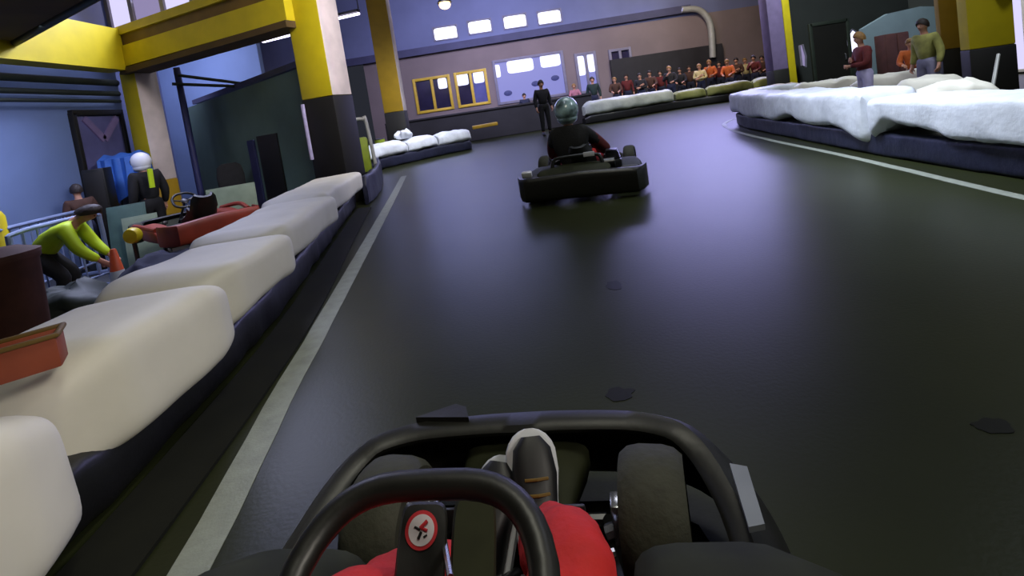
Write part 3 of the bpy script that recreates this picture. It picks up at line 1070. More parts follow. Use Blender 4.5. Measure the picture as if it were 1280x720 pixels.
# badge: ring, disc and strokes, on the face turned to the driver
rot = R3
bc = to_own(bp) + R3 @ V((-0.003, 0.026, 0.0))
mb = MB().mat('sign_red')
mb.lathe([(0.001, 0), (0.0245, 0), (0.0245, 0.002), (0.001, 0.002)], bc, rot=rot, n=32)
mb.mat('sign_white')
mb.lathe([(0.001, 0.0), (0.0195, 0.0), (0.0195, 0.003), (0.001, 0.003)], bc, rot=rot, n=32)
mb.mat('sign_red')
for (x0, y0, x1, y1, r) in ((-0.002, 0.002, 0.008, 0.011, 0.0028), (0.0, 0.002, 0.009, -0.001, 0.0022)):
    mb.tube([bc + rot @ V((x0, y0, 0.003)), bc + rot @ V((x1, y1, 0.003))], r, 6)
mb.mat('black_paint')
for (x0, y0, x1, y1, r) in ((-0.011, 0.004, -0.002, 0.0, 0.0016), (-0.004, -0.011, 0.0, -0.002, 0.0022), (0.004, -0.009, 0.009, -0.006, 0.0014)):
    mb.tube([bc + rot @ V((x0, y0, 0.003)), bc + rot @ V((x1, y1, 0.003))], r, 6)
tag(mb.build('round_badge', None, cov), 'red ringed white round badge')
# pale bracket right of the badge
mb = MB()
mb.tube([to_own(G(545, 628, 0.42)), to_own(G(553, 665, 0.44)), to_own(G(563, 722, 0.47))], 0.005, 8)
mb.build('support_bracket', 'metal_bright', own)
# grey sticker plate on the right end of the fairing and fin on its top
mb = MB()
A = [to_own(G(q[0], q[1], 0.265)) for q in ((912, 580), (934, 584), (956, 656), (936, 660))]
n = V((0, 0, 0.01))
mb.rings([[a - n for a in A], [a + n * 0.2 for a in A]])
mb.build('end_plate', 'grey_sticker', own)
mb = MB()
A = [to_own(G(q[0], q[1], 0.275)) for q in ((520, 524), (570, 507), (583, 511), (586, 524))]
n = V((0, 0, 0.03))
mb.rings([[a - n for a in A], [a + n * 0.2 for a in A]])
mb.build('nose_fin', 'black_plastic', own)

# ------------------------------------------------------------------ people
def bake(o):
    dg = bpy.context.evaluated_depsgraph_get()
    me = bpy.data.meshes.new_from_object(o.evaluated_get(dg))
    o.modifiers.clear()
    old = o.data
    o.data = me
    bpy.data.meshes.remove(old)
    for p in me.polygons:
        p.use_smooth = True
    return o


def skin(name, nodes, edges, root, m, parent, sub=2):
    """nodes: list of (Vector, radius); edges: index pairs"""
    me = bpy.data.meshes.new(name)
    me.from_pydata([tuple(n[0]) for n in nodes], edges, [])
    o = bpy.data.objects.new(name, me)
    COL.objects.link(o)
    md = o.modifiers.new('skin', 'SKIN')
    md.use_smooth_shade = True
    if not me.skin_vertices:
        with bpy.context.temp_override(object=o, active_object=o):
            bpy.ops.mesh.customdata_skin_add()
    for i, (q, r) in enumerate(nodes):
        sv = me.skin_vertices[0].data[i]
        sv.radius = (r, r) if not isinstance(r, tuple) else r
        sv.use_root = (i == root)
    md2 = o.modifiers.new('sub', 'SUBSURF')
    md2.levels = md2.render_levels = sub
    bake(o)
    o.data.materials.clear()
    o.data.materials.append(M[m])
    o.parent = parent
    return o


def person(root, J, scale=1.0, jacket='dark_cloth', trousers='jeans', hair='hair', shoes='shoe_black', gloves=None, helmet=None, face=True, sub=2, vest=None, headless=False, fingers_curl=0.5):
    """J: joints in local coordinates of root. keys: pelvis spine chest neck head(centre) face(dir) and per side sh el wr hip kn an toe"""
    nodes, edges = [], []

    def add(p, r, par=None):
        nodes.append((V(p), r))
        if par is not None:
            edges.append((par, len(nodes) - 1))
        return len(nodes) - 1
    k = scale
    pel = add(J['pelvis'], 0.09 * k)
    sp = add((J['pelvis'] + J['chest']) / 2 + J.get('bend', V((0, 0, 0))), 0.09 * k, pel)
    ch = add(J['chest'], 0.105 * k, sp)
    nk = add(J['neck'], 0.058 * k, ch)
    hd = J['head']
    fd = J['face'].normalized()
    upv = (hd - J['neck']).normalized()
    sd = fd.cross(upv).normalized()
    if not headless:
        jaw = add(hd - upv * 0.06 * k + fd * 0.02 * k, 0.062 * k, nk)
        hc = add(hd + upv * 0.015 * k, 0.09 * k, jaw)
        ht = add(hd + upv * 0.075 * k - fd * 0.01 * k, 0.07 * k, hc)
        add(hd + fd * 0.105 * k - upv * 0.012 * k, 0.014 * k, hc)
        for s in (-1, 1):
            add(hd + sd * 0.095 * k * s, 0.017 * k, hc)
    for s in 'LR':
        sh = add(J['sh' + s], 0.062 * k, ch)
        el = add(J['el' + s], 0.046 * k, sh)
        wr = add(J['wr' + s], 0.03 * k, el)
        ad = (J['wr' + s] - J['el' + s]).normalized()
        pd = J.get('palm' + s, V((0, 0, -1)))          # direction the palm faces
        pd = (pd - ad * pd.dot(ad)).normalized()
        td = ad.cross(pd).normalized() * (1 if s == 'L' else -1)
        td = J['thumb' + s] if 'thumb' + s in J else td
        pm = add(J['wr' + s] + ad * 0.05 * k, 0.034 * k, wr)
        for i, (off, L) in enumerate(((0.03, 0.07), (0.01, 0.08), (-0.01, 0.075), (-0.03, 0.058))):
            c = fingers_curl
            b = J['wr' + s] + ad * 0.09 * k + td * off * k
            f1 = add(b, 0.0105 * k, pm)
            d1 = (ad * math.cos(c) + pd * math.sin(c)).normalized()
            f2 = add(b + d1 * L * 0.5 * k, 0.0095 * k, f1)
            d2 = (ad * math.cos(c * 2.1) + pd * math.sin(c * 2.1)).normalized()
            add(b + d1 * L * 0.5 * k + d2 * L * 0.5 * k, 0.008 * k, f2)
        t1 = add(J['wr' + s] + ad * 0.045 * k + td * 0.048 * k, 0.012 * k, pm)
        add(J['wr' + s] + ad * 0.085 * k + td * 0.06 * k + pd * 0.02 * k, 0.009 * k, t1)
        hp = add(J['hip' + s], 0.07 * k, pel)
        kn = add(J['kn' + s], 0.06 * k, hp)
        an = add(J['an' + s], 0.04 * k, kn)
        add(J['an' + s].lerp(J['toe' + s], 0.8), 0.02 * k, an)
    body = skin('body', nodes, edges, pel, 'skin', root, sub)
    if gloves:
        body.data.materials.append(M[gloves])
        for p in body.data.polygons:
            for s in 'LR':
                ad = (J['wr' + s] - J['el' + s]).normalized()
                q = p.center - J['wr' + s]
                if q.dot(ad) > -0.03 * k and q.length < 0.24 * k:
                    p.material_index = 1
    # jacket
    g = 0.022 * k
    n2 = [(J['pelvis'], 0.135 * k + g), ((J['pelvis'] + J['chest']) / 2 + J.get('bend', V((0, 0, 0))), 0.125 * k + g), (J['chest'], 0.145 * k + g), (J['neck'] - (J['neck'] - J['chest']) * 0.25, 0.062 * k + g * 0.6)]
    e2 = [(0, 1), (1, 2), (2, 3)]
    for s in 'LR':
        i = len(n2)
        ew = J['wr' + s] - (J['wr' + s] - J['el' + s]) * 0.06
        n2 += [(J['sh' + s], 0.068 * k + g), (J['el' + s], 0.05 * k + g), (ew, 0.036 * k + g * 0.6)]
        e2 += [(2, i), (i, i + 1), (i + 1, i + 2)]
    if vest:
        tj = skin('jacket', n2, e2, 0, jacket, root, sub)
        n3 = [(a, r + 0.012 * k) for a, r in n2[:3]]
        vo = skin('safety_vest', n3, [(0, 1), (1, 2)], 0, vest, root, sub)
    else:
        tj = skin('jacket', n2, e2, 0, jacket, root, sub)
    # trousers
    n3 = [(J['pelvis'], 0.13 * k + g * 0.6), (J['pelvis'].lerp(J['chest'], 0.36), 0.122 * k + g * 0.6)]
    e3 = [(0, 1)]
    for s in 'LR':
        i = len(n3)
        ea = J['an' + s] + (J['kn' + s] - J['an' + s]) * 0.08
        n3 += [(J['hip' + s], 0.1 * k + g * 0.6), (J['kn' + s], 0.066 * k + g * 0.7), (ea, 0.048 * k + g * 0.6)]
        e3 += [(0, i), (i, i + 1), (i + 1, i + 2)]
    skin('trousers', n3, e3, 0, trousers, root, sub)
    # shoes
    for s in 'LR':
        a, t = J['an' + s], J['toe' + s]
        d = (t - a).normalized()
        heel = a - d * 0.035 * k + V((0, 0, -0.0))
        mb = MB()
        fl = (t - a)
        shin = (J['kn' + s] - a).normalized()
        upd = (shin - d * shin.dot(d)).normalized()
        sdv = d.cross(upd)
        rings = []
        L = fl.length
        ws = 1.2 if root.get('pale_soles') else 1.0
        for (u, w, hh, lo) in [(-0.06, 0.018, 0.05, -0.035), (-0.05, 0.033, 0.085, -0.042), (0.0, 0.038, 0.095, -0.044), (L * 0.4, 0.041, 0.062, -0.044), (L * 0.75, 0.047, 0.045, -0.042), (L + 0.015, 0.04, 0.03, -0.04), (L + 0.04, 0.02, 0.012, -0.034)]:
            rings.append([a + d * u + (sdv * x * ws + upd * z) * k for x, z in super_section(-w, w, lo, hh * 0.62, 16, 3)])
        mb.rings(rings)
        so = mb.build('shoe', shoes, root)
        mb = MB()
        rings = []
        for (u, w) in [(-0.064, 0.02), (-0.052, 0.036), (0.0, 0.041), (L * 0.4, 0.044), (L * 0.75, 0.051), (L + 0.004, 0.049), (L + 0.02, 0.043), (L + 0.034, 0.033), (L + 0.043, 0.02), (L + 0.047, 0.008)]:
            rings.append([a + d * u * (1.05 if ws > 1 else 1) + (sdv * x * ws * (1.1 if ws > 1 else 1) + upd * z) * k for x, z in super_section(-w, w, -0.052, -0.026, 16, 6)])
        mb.rings(rings)
        mb.build('sole', 'shoe_white' if shoes == 'shoe_black' and root.get('pale_soles') else 'rubber', so)
    if headless:
        return body
    rot = Matrix((sd, fd, upv)).transposed()
    if helmet:
        mb = MB()
        mb.ell(hd + upv * 0.02 * k, (0.14 * k, 0.158 * k, 0.152 * k), rot)
        mb.ell(hd - upv * 0.075 * k + fd * 0.02 * k, (0.118 * k, 0.14 * k, 0.085 * k), rot)
        ho = mb.build('helmet', helmet, root)
        mb = MB()
        rings = []
        for z in (-0.025, 0.0, 0.03, 0.055):
            ring = []
            for a in range(13):
                t = PI * (0.12 + 0.76 * a / 12)
                rr = 1.02 - abs(z - 0.015) * 0.9
                ring.append(hd + rot @ V((0.142 * k * rr * math.cos(t), 0.164 * k * rr * math.sin(t), z * k + 0.01)))
            inner = [hd + (q - hd) * 0.94 for q in ring[::-1]]
            rings.append(ring + inner)
        mb.rings(rings)
        mb.build('visor', 'visor', ho)
    else:
        mb = MB()
        rings = []
        for j in range(9):
            t = j / 8
            ph = PI * 0.62 * t
            ring = []
            for i in range(20):
                a = 2 * PI * i / 20
                front = max(0.0, math.sin(a))
                ph2 = ph * (1 - 0.42 * front)
                r = math.sin(ph2) + 0.001
                wv = 1 + 0.04 * noise.noise(V((math.cos(a) * 3, math.sin(a) * 3, t * 4)))
                ring.append(hd + rot @ V((0.102 * k * r * math.cos(a) * wv, (-0.006 + 0.108 * r * math.sin(a)) * k * wv, (0.02 + 0.135 * math.cos(ph2)) * k * wv)))
            rings.append(ring)
        inner = [[hd + (q - hd) * 0.86 for q in r] for r in rings[::-1]]
        mb.rings(rings + inner)
        mb.build('hair', hair, root)
        for s in (-1, 1):
            mb = MB()
            mb.ell(hd + fd * 0.083 * k + sd * 0.032 * k * s + upv * 0.018 * k, (0.011 * k, 0.009 * k, 0.007 * k), rot, 10, 6)
            mb.build('eye', 'visor', root)
        mb = MB()
        mb.ell(hd + fd * 0.08 * k - upv * 0.052 * k, (0.024 * k, 0.009 * k, 0.005 * k), rot, 10, 6)
        mb.build('mouth', 'maroon_cloth', root)
    return body


def stand_pose(h=1.75, arms='down', lean=0.0):
    k = h / 1.75
    J = dict(pelvis=V((0, 0, 0.95)), chest=V((0, 0.02 + lean * 0.6, 1.28)), neck=V((0, 0.02 + lean, 1.5)), head=V((0, 0.04 + lean * 1.2, 1.62)), face=V((0, 1, -0.1)))
    for s, x in (('L', -1), ('R', 1)):
        J['sh' + s] = V((x * 0.19, 0.01 + lean * 0.85, 1.41))
        if arms == 'down':
            J['el' + s] = V((x * 0.25, -0.03 + lean, 1.12)); J['wr' + s] = V((x * 0.26, 0.06 + lean, 0.88)); J['palm' + s] = V((-x, 0, 0))
        elif arms == 'rail':
            J['el' + s] = V((x * 0.26, 0.1 + lean, 1.14)); J['wr' + s] = V((x * 0.16, 0.33 + lean, 1.1)); J['palm' + s] = V((0, 0.2, -1))
        elif arms == 'crossed':
            J['el' + s] = V((x * 0.27, 0.06 + lean, 1.13)); J['wr' + s] = V((-x * 0.03, 0.25 + lean, 1.17 + 0.05 * x)); J['palm' + s] = V((0, -1, 0))
        elif arms == 'phone':
            J['el' + s] = V((x * 0.26, 0.1, 1.15)); J['wr' + s] = V((x * 0.07, 0.3, 1.38)) if x > 0 else V((x * 0.14, 0.3, 1.1)); J['palm' + s] = V((-x, 0, 0.2))
        J['hip' + s] = V((x * 0.095, 0, 0.9)); J['kn' + s] = V((x * 0.11, 0.02, 0.5)); J['an' + s] = V((x * 0.12, -0.01, 0.085)); J['toe' + s] = V((x * 0.15, 0.14, 0.05))
    for q in J:
        if q == 'face' or q.startswith('palm'):
            continue
        J[q] = J[q] * k
    return J


def seat_pose(hip, lean_back, knee, ankle, toe, hands, head, face, shoulder_z=0.6, elbows=None):
    J = {}
    J['pelvis'] = V(hip)
    J['chest'] = V(hip) + V(lean_back) * 0.62
    J['neck'] = V(hip) + V(lean_back)
    J['head'] = V(head)
    J['face'] = V(face)
    for s, x in (('L', -1), ('R', 1)):
        J['sh' + s] = V(hip) + V(lean_back) * 0.84 + V((x * 0.18, 0, 0))
        J['wr' + s] = V(hands[s])
        mid = (J['sh' + s] + J['wr' + s]) / 2
        J['el' + s] = mid + V((x * 0.08, -0.02, -0.09))
        J['palm' + s] = V((-x * 0.4, 0.3, -1))
        J['hip' + s] = V(hip) + V((x * 0.09, 0.02, 0))
        J['kn' + s] = V(knee[s]); J['an' + s] = V(ankle[s]); J['toe' + s] = V(toe[s])
    return J


# driver wearing the camera: sits in the near kart, seen from the thighs down
drv = thing('person', 'driver of the nearest kart in red trousers, black shoes and black gloves', 'person', (-0.22, 0.39, 0), -PSI)
drv['pale_soles'] = 1
W = to_own
kn = {'L': W((-0.36, 0.62, 0.43)), 'R': W((-0.005, 0.74, 0.38))}
an = {'L': W((-0.19, 1.0, 0.15)), 'R': W((-0.065, 1.02, 0.17))}
to = {'L': W((-0.155, 1.09, 0.25)), 'R': W((-0.06, 1.1, 0.29))}
hipl = V((0.06, -0.36, 0.2))
hands = {'L': hub + V((-0.19, -0.055, -0.045)), 'R': hub + V((0.19, -0.055, -0.045))}
J = seat_pose(hipl, (0.05, -0.13, 0.5), kn, an, to, hands, V((0.13, -0.5, 0.85)), V((0, 1, -0.3)))
for s in 'LR':
    J['el' + s] = J['el' + s] + V((0, 0, -0.1))
person(drv, J, 0.92, 'red_cloth', 'red_cloth', gloves='glove', helmet='helmet_white', fingers_curl=0.9, sub=3)
for o in [o for o in bpy.data.objects if o.parent is drv and o.name.split('.')[0] in ('trousers', 'jacket')]:
    for v in o.data.vertices:
        c_ = v.co
        v.co = c_ + v.normal * (0.014 * noise.noise(V((c_.x * 9, c_.y * 16, c_.z * 9))) + 0.006 * noise.noise(c_ * 34))
shoes_ = [o for o in bpy.data.objects if o.parent is drv and o.name.startswith('shoe')]
for so_, sd_ in zip(shoes_, 'LR'):
    a_, t_ = J['an' + sd_], J['toe' + sd_]
    d_ = (t_ - a_).normalized()
    sh_ = (J['kn' + sd_] - a_).normalized()
    u_ = (sh_ - d_ * sh_.dot(d_)).normalized()
    w_ = d_.cross(u_)
    for q_ in (0.3, 0.5, 0.7):
        L_ = (t_ - a_).length
        b_ = a_ + d_ * (L_ * q_) + u_ * (0.048 - 0.022 * q_)
        mb = MB()
        mb.tube([b_ - w_ * 0.026 - u_ * 0.008, b_ + u_ * 0.002, b_ + w_ * 0.026 - u_ * 0.008], 0.0035, 6)
        mb.build('lace', 'brown_metal', so_)

# the kart ahead and its rider
PS2 = math.radians(12)
ahead = thing('go_kart', 'dark go-kart ahead on the track seen from behind, its rear bumper towards us', 'go-kart', (0.83, 6.05, 0), -PS2)
build_kart(ahead, own=False, hw=0.69, fr=0.18)
steering(ahead, (0, 0.12, 0.5), math.radians(40), 0.16, 0.0)
mb = MB(); mb.tube([(0, 0.13, 0.48), (0, 0.6, 0.1)], 0.014, 8); mb.build('steering_column', 'metal_dark', ahead)
# engine, tank, number panel, reflectors
mb = MB()
mb.box((0.36, -0.42, 0.26), (0.2, 0.26, 0.2), bev=0.03)
for k in range(6):
    mb.box((0.36, -0.42, 0.37 + 0.018 * k), (0.18 - 0.01 * k, 0.2, 0.007), bev=0.002)
mb.lathe([(0.02, 0), (0.055, 0.01), (0.055, 0.16), (0.02, 0.17)], (0.22, -0.62, 0.34), axis='X', n=18)
mb.build('engine', 'metal_dark', ahead)
mb = MB()
rings = [[V((x, y, z)) for x, z in super_section(-w - 0.06, w - 0.06, 0.26, zt, 20, 4)] for y, w, zt in ((-0.86, 0.36, 0.31), (-0.8, 0.4, 0.36), (-0.62, 0.38, 0.38), (-0.5, 0.34, 0.34))]
mb.rings(rings)
mb.build('engine_cover', 'kart_dark', ahead)
mb = MB()
mb.tube(catmull([(-0.3, -0.72, 0.3), (-0.28, -0.68, 0.42), (-0.2, -0.66, 0.46), (0.16, -0.66, 0.46), (0.24, -0.68, 0.42), (0.26, -0.72, 0.3)], 5), 0.02, 8)
mb.build('seat_hoop', 'black_plastic', ahead)
mb = MB()
mb.box((0.12, -0.7, 0.47), (0.12, 0.02, 0.05), bev=0.005)
tag(mb.build('name_plate', 'silver', ahead), 'small bright plate behind the seat')
mb = MB()
mb.box((-0.56, -0.84, 0.345), (0.11, 0.06, 0.07), Matrix.Rotation(0.3, 3, 'X'), 0.012)
tag(mb.build('reflector', 'silver', ahead), 'bright reflector on the left rear corner')

rider = thing('person', 'kart rider ahead with a teal helmet, black jacket and dark red sleeves, seen from behind', 'person', (0.83, 6.05, 0), -PS2)
hands2 = {'L': V((-0.18, 0.0, 0.47)), 'R': V((0.18, 0.0, 0.47))}
J = seat_pose((-0.06, -0.42, 0.23), (-0.02, -0.05, 0.56), {'L': V((-0.2, 0.12, 0.42)), 'R': V((0.2, 0.12, 0.42))}, {'L': V((-0.13, 0.5, 0.14)), 'R': V((0.13, 0.5, 0.14))},
              {'L': V((-0.13, 0.6, 0.24)), 'R': V((0.13, 0.6, 0.24))}, hands2, V((-0.08, -0.43, 0.955)), V((0.05, 1, -0.05)))
J['elR'] = V((0.31, -0.22, 0.44)); J['elL'] = V((-0.33, -0.22, 0.44))
person(rider, J, 1.0, 'black_cloth', 'red_cloth', gloves='glove', helmet='helmet_teal', fingers_curl=0.9)
jk = [o for o in bpy.data.objects if o.parent is rider and o.name.startswith('jacket')][0]
jk.data.materials.append(M['maroon_cloth'])
for p in jk.data.polygons:
    if abs(p.center.x + 0.06) > 0.2 and p.center.y > -0.42:
        p.material_index = 1

# standing people -------------------------------------------------------------
protos = {}


def stander(px_or_xy, face_to, h, arms, jacket, trousers, hair, label, group=None, z0=0.0, lean=0.0, vest=None, helmet=None, cache=True):
    x, y = px_or_xy
    rz = math.atan2(face_to[0] - x, face_to[1] - y)
    key = (arms, lean, vest, helmet)
    if cache and key in protos:
        r = copy_tree(protos[key])
        r.location = (x, y, z0)
        r.rotation_euler = (0, 0, -rz)
        tag(r, label, 'person', group)
        if group is None and 'group' in r:
            del r['group']
    else:
        r = thing('person', label, 'person', (x, y, z0), -rz, group)
        person(r, stand_pose(1.75, arms, lean), 1.0, jacket, trousers, hair, vest=vest, helmet=helmet, sub=1)
        protos[key] = r
    r.scale = (h / 1.75,) * 3
    for ch in [o for o in bpy.data.objects if o.parent is r]:
        st = ch.name.split('.')[0]
        m = {'jacket': jacket, 'trousers': trousers, 'hair': hair}.get(st)
        if m and ch.material_slots:
            ch.material_slots[0].link = 'OBJECT'
            ch.material_slots[0].material = M[m]
    return r


crowd = [  # px, Y, height, arms, jacket, hair, label
    (652, 22.5, 1.6, 'down', 'navy_cloth', 'hair', 'spectator in navy before the wide bluish window, leftmost behind the dark low wall'),
    (716, 23.3, 1.72, 'rail', 'pink_cloth', 'hair_fair', 'spectator in pink behind the dark low wall, just left of the bright narrow window'),
    (740, 21.6, 1.85, 'down', 'green_cloth', 'hair', 'broad spectator in a dark green coat in front of the bright narrow window'),
    (768, 22.5, 1.72, 'rail', 'brown_cloth', 'hair_fair', 'spectator in brown, first to the right of the dark green coat'),
    (783, 23.3, 1.8, 'down', 'maroon_cloth', 'hair', 'spectator in maroon before the dark narrow window'),
    (800, 21.6, 1.7, 'crossed', 'dark_cloth', 'hair', 'spectator in black with crossed arms, behind the middle of the long grey bag'),
    (813, 22.5, 1.78, 'rail', 'brown_cloth', 'hair', 'spectator in brown, next right of the one with crossed arms in black'),
    (826, 23.3, 1.74, 'down', 'maroon_cloth', 'hair', 'spectator in maroon behind the right end of the long grey bag'),
    (838, 21.6, 1.82, 'phone', 'dark_cloth', 'hair_fair', 'fair haired spectator in black holding one hand up, right of the grey bag'),
    (851, 22.5, 1.7, 'rail', 'dark_cloth', 'hair', 'spectator in black behind the short olive bag'),
    (863, 23.3, 1.76, 'down', 'brown_cloth', 'hair', 'spectator in brown behind the left end of the longer olive bag'),
    (876, 21.6, 1.72, 'crossed', 'cream_cloth', 'hair_fair', 'fair haired spectator in cream below the pale downpipe'),
    (889, 22.5, 1.86, 'phone', 'orange_cloth', 'hair_fair', 'tall spectator in orange with one hand raised, below the pale downpipe'),
    (901, 23.3, 1.76, 'down', 'maroon_cloth', 'hair', 'spectator in maroon, first to the right of the tall orange one'),
    (912, 21.6, 1.74, 'rail', 'orange_cloth', 'hair_fair', 'spectator in orange leaning forward, right of the tall orange one'),
    (923, 22.5, 1.78, 'crossed', 'brown_cloth', 'hair', 'spectator in brown with crossed arms, below the blank dark wall'),
    (934, 23.3, 1.72, 'down', 'cream_cloth', 'hair_fair', 'spectator in cream above the left half of the yellowish bag'),
    (945, 21.6, 1.74, 'phone', 'maroon_cloth', 'hair', 'spectator in maroon with one hand up above the yellowish bag'),
    (956, 22.5, 1.7, 'rail', 'brown_cloth', 'hair', 'spectator in brown leaning forward, last but one before the lilac pillar'),
    (968, 23.3, 1.66, 'down', 'dark_cloth', 'hair', 'spectator in black, last in the row at the lilac pillar'),
]
for (px, Y, h, arms, jk, hr, lab) in crowd:
    q = P(px, 100, Y)
    stander((q.x, Y), (2.5, 12.0), h, arms, jk, 'navy_cloth' if jk != 'navy_cloth' else 'jeans', hr, lab, 'spectators behind the far barriers', lean=0.06 if arms == 'rail' else 0.0)
q = G(688, 170)
stander((1.18, 16.2), (4, 8), 1.8, 'down', 'black_cloth', 'black_cloth', 'hair', 'person in black standing before the dark low wall, left of the rider ahead', vest=None)
q = P(1081, 90, 8.2)
stander((q.x, 8.2), (2.0, 9.0), 1.46, 'crossed', 'maroon_cloth', 'lilac_cloth', 'hair_fair', 'person in a dark red jacket and pale trousers standing behind the right barrier')
q = P(1158, 60, 8.2)
stander((q.x, 8.2), (3.0, 7.6), 1.52, 'down', 'dull_lime', 'grey_cloth', 'hair', 'dark haired person in a dull lime top left of the right yellow pillar')
q = P(1140, 80, 9.2)
stander((q.x, 9.2), (3.0, 4.0), 1.25, 'rail', 'orange_cloth', 'brown_cloth', 'hair_fair', 'small person in orange next to the dark haired person in dull lime', lean=0.06)
# pit people
q = P(177, 195, 8.0)
stander((q.x, 8.0), (-9.5, 9.5), 1.72, 'down', 'black_cloth', 'black_cloth', 'hair', 'pit worker in black with a white helmet and a reflective stripe', z0=PIT, helmet='helmet_white')
pitman = [o for o in bpy.data.objects if o.type == 'EMPTY' and o.get('label', '').startswith('pit worker in black')][0]
mb = MB()
qs = P(188, 222, 7.78)
bpy.context.view_layer.update()
inv = pitman.matrix_world.inverted()
mb.beam(inv @ (qs + V((0, 0, -0.16))), inv @ (qs + V((0, 0.02, 0.14))), 0.07, 0.03)
mb.build('reflective_stripe', 'hivis', pitman)
q = P(99, 250, 7.7)
stander((q.x, 7.7), (-9, 9), 1.4, 'down', 'brown_cloth', 'navy_cloth', 'hair', 'person in brown at the blue wall, right of the bending worker', z0=PIT)
# bending worker
q = P(55, 300, 5.75)
ben = thing('person', 'worker in a bright yellow shirt bending forward at the far left', 'person', (q.x + 0.1, 5.75, PIT), -1.2)
J = dict(pelvis=V((0, -0.14, 0.7)), chest=V((0, 0.1, 0.92)), neck=V((0, 0.25, 1.03)), head=V((0, 0.36, 1.09)), face=V((0, 0.8, -0.6)), bend=V((0, -0.02, 0.04)))
for s, x in (('L', -1), ('R', 1)):
    J['sh' + s] = V((x * 0.18, 0.19, 0.96)); J['el' + s] = V((x * 0.22, 0.3, 0.7)); J['wr' + s] = V((x * 0.15, 0.46, 0.52)); J['palm' + s] = V((-x, 0.2, 0))
    J['hip' + s] = V((x * 0.09, -0.12, 0.66)); J['kn' + s] = V((x * 0.12, 0.1, 0.4)); J['an' + s] = V((x * 0.12, -0.08, 0.085)); J['toe' + s] = V((x * 0.14, 0.07, 0.05))
person(ben, J, 1.0, 'hivis', 'black_cloth', 'hair', sub=1)

# ------------------------------------------------------------------ pit clutter on the left
# crowd-control rails
def rail_barrier(a, b, label):
    a, b = V(a), V(b)
    d = b - a
    L = d.length
    r = thing('crowd_barrier', label, 'barrier', a, math.atan2(d.y, d.x), 'metal rails along the pit')
    mb = MB()
    mb.tube(catmull([(0, 0, 0.12), (0, 0, 0.88), (0.06, 0, 1.0), (L / 2, 0, 1.02), (L - 0.06, 0, 1.0), (L, 0, 0.88), (L, 0, 0.12)], 4), 0.028, 8)
    mb.tube([(0, 0, 0.2), (L, 0, 0.2)], 0.016, 8)
    mb.build('frame', 'galv', r)
    n = int(L / 0.13)
    for k in range(1, n):
        mb = MB()
        mb.tube([(L * k / n, 0, 0.2), (L * k / n, 0, 0.99)], 0.011, 6)
        mb.build('upright', 'galv', r)
    for x in (0.0, L):
        mb = MB()
        mb.box((x, 0, 0.03), (0.05, 0.5, 0.05), bev=0.01)
        mb.box((x, 0, 0.09), (0.04, 0.04, 0.1))
        mb.build('foot', 'galv', r)


q0, q1 = P(-30, 332, 5.8), P(128, 277, 7.2)
rail_barrier((q0.x, 5.75, PIT), (q1.x - 0.45, 7.5, PIT), 'bluish metal crowd barrier before the blue wall, behind the bending worker')
q0, q1 = P(78, 320, 6.2), P(135, 292, 6.8)
rail_barrier((q0.x, 5.6, PIT - 0.0), (q1.x + .1, 6.6, PIT), 'shorter metal crowd barrier in front, between the bending worker and the cone')
# tall black cabinet
q = P(123, 240, 8.0)
r = thing('tall_cabinet', 'tall black cabinet standing before the blue wall', 'cabinet', (q.x, 8.05, PIT), 0.3)
mb = MB(); mb.box((0, 0, 0.8), (0.3, 0.3, 1.6), bev=0.015); mb.build('body', 'black_plastic', r)
mb = MB(); mb.box((0, -0.155, 0.8), (0.26, 0.012, 1.5), bev=0.004); d = mb.build('door', 'black_paint', r)
mb = MB(); mb.tube([(0.09, -0.17, 0.75), (0.09, -0.19, 0.77), (0.09, -0.19, 0.87), (0.09, -0.17, 0.89)], 0.007, 6); mb.build('handle', 'metal_dark', d)
# blue tarp over a stand
q = P(158, 200, 8.9)
r = thing('tarp_covered_stand', 'bright blue tarp hung over a stand beneath the bluish door', 'stand', (q.x + 0.08, 8.75, PIT), 0.1)
r.scale = (0.75, 1, 1)
mb = MB()
rings = []
for i in range(15):
    x = -0.42 + 0.84 * i / 14
    sag = 0.04 * math.sin(i * 1.7)
    hem = 0.95 + 0.45 * abs(i / 14 - 0.35)
    rings.append([V((x, -0.22 + sag, hem)), V((x, -0.2 + sag * .4, 1.72)), V((x, 0.0, 1.8 + 0.02 * math.cos(i))), V((x, 0.2 + sag * .4, 1.72)), V((x, 0.24, hem)), V((x, 0.21, hem)), V((x, 0.17, 1.7)), V((x, 0, 1.77)), V((x, -0.17, 1.7)), V((x, -0.19 + sag, hem))])
mb.rings(rings)
mb.build('tarp', 'tarp_blue', r)
for sx in (-0.36, 0.36):
    for sy in (-0.14, 0.14):
        mb = MB(); mb.tube([(sx, sy, 0), (sx, sy, 1.7)], 0.02, 8); mb.build('leg', 'metal_dark', r)
# leaning sheets
def sheet(px, py, Y, w, h, tilt, rz, m, label):
    q = P(px, py, Y)
    mb = MB()
    mb.box((0, 0, h / 2), (w, 0.02, h), bev=0.006)
    mb.box((0, -0.008, h / 2), (w - 0.06, 0.02, h - 0.06), bev=0.004)
    mb.xf(Matrix.Rotation(tilt, 4, 'X'))
    o = mb.build('leaning_sheet', m)
    o.location = (q.x, Y, PIT)
    o.rotation_euler = (0, 0, rz)
    tag(o, label, 'sheet')


sheet(148, 240, 7.5, 0.5, 1.0, -0.2, 0.4, 'green_sheet', 'dark green sheet leaning left of the white helmeted worker')
sheet(172, 270, 7.5, 0.45, 0.8, -0.15, 0.5, 'pale_sheet', 'pale grey green sheet leaning below the white helmeted worker')
sheet(285, 228, 8.3, 0.75, 0.98, -0.1, 0.3, 'pale_sheet', 'pale green board in front of the large green partition')
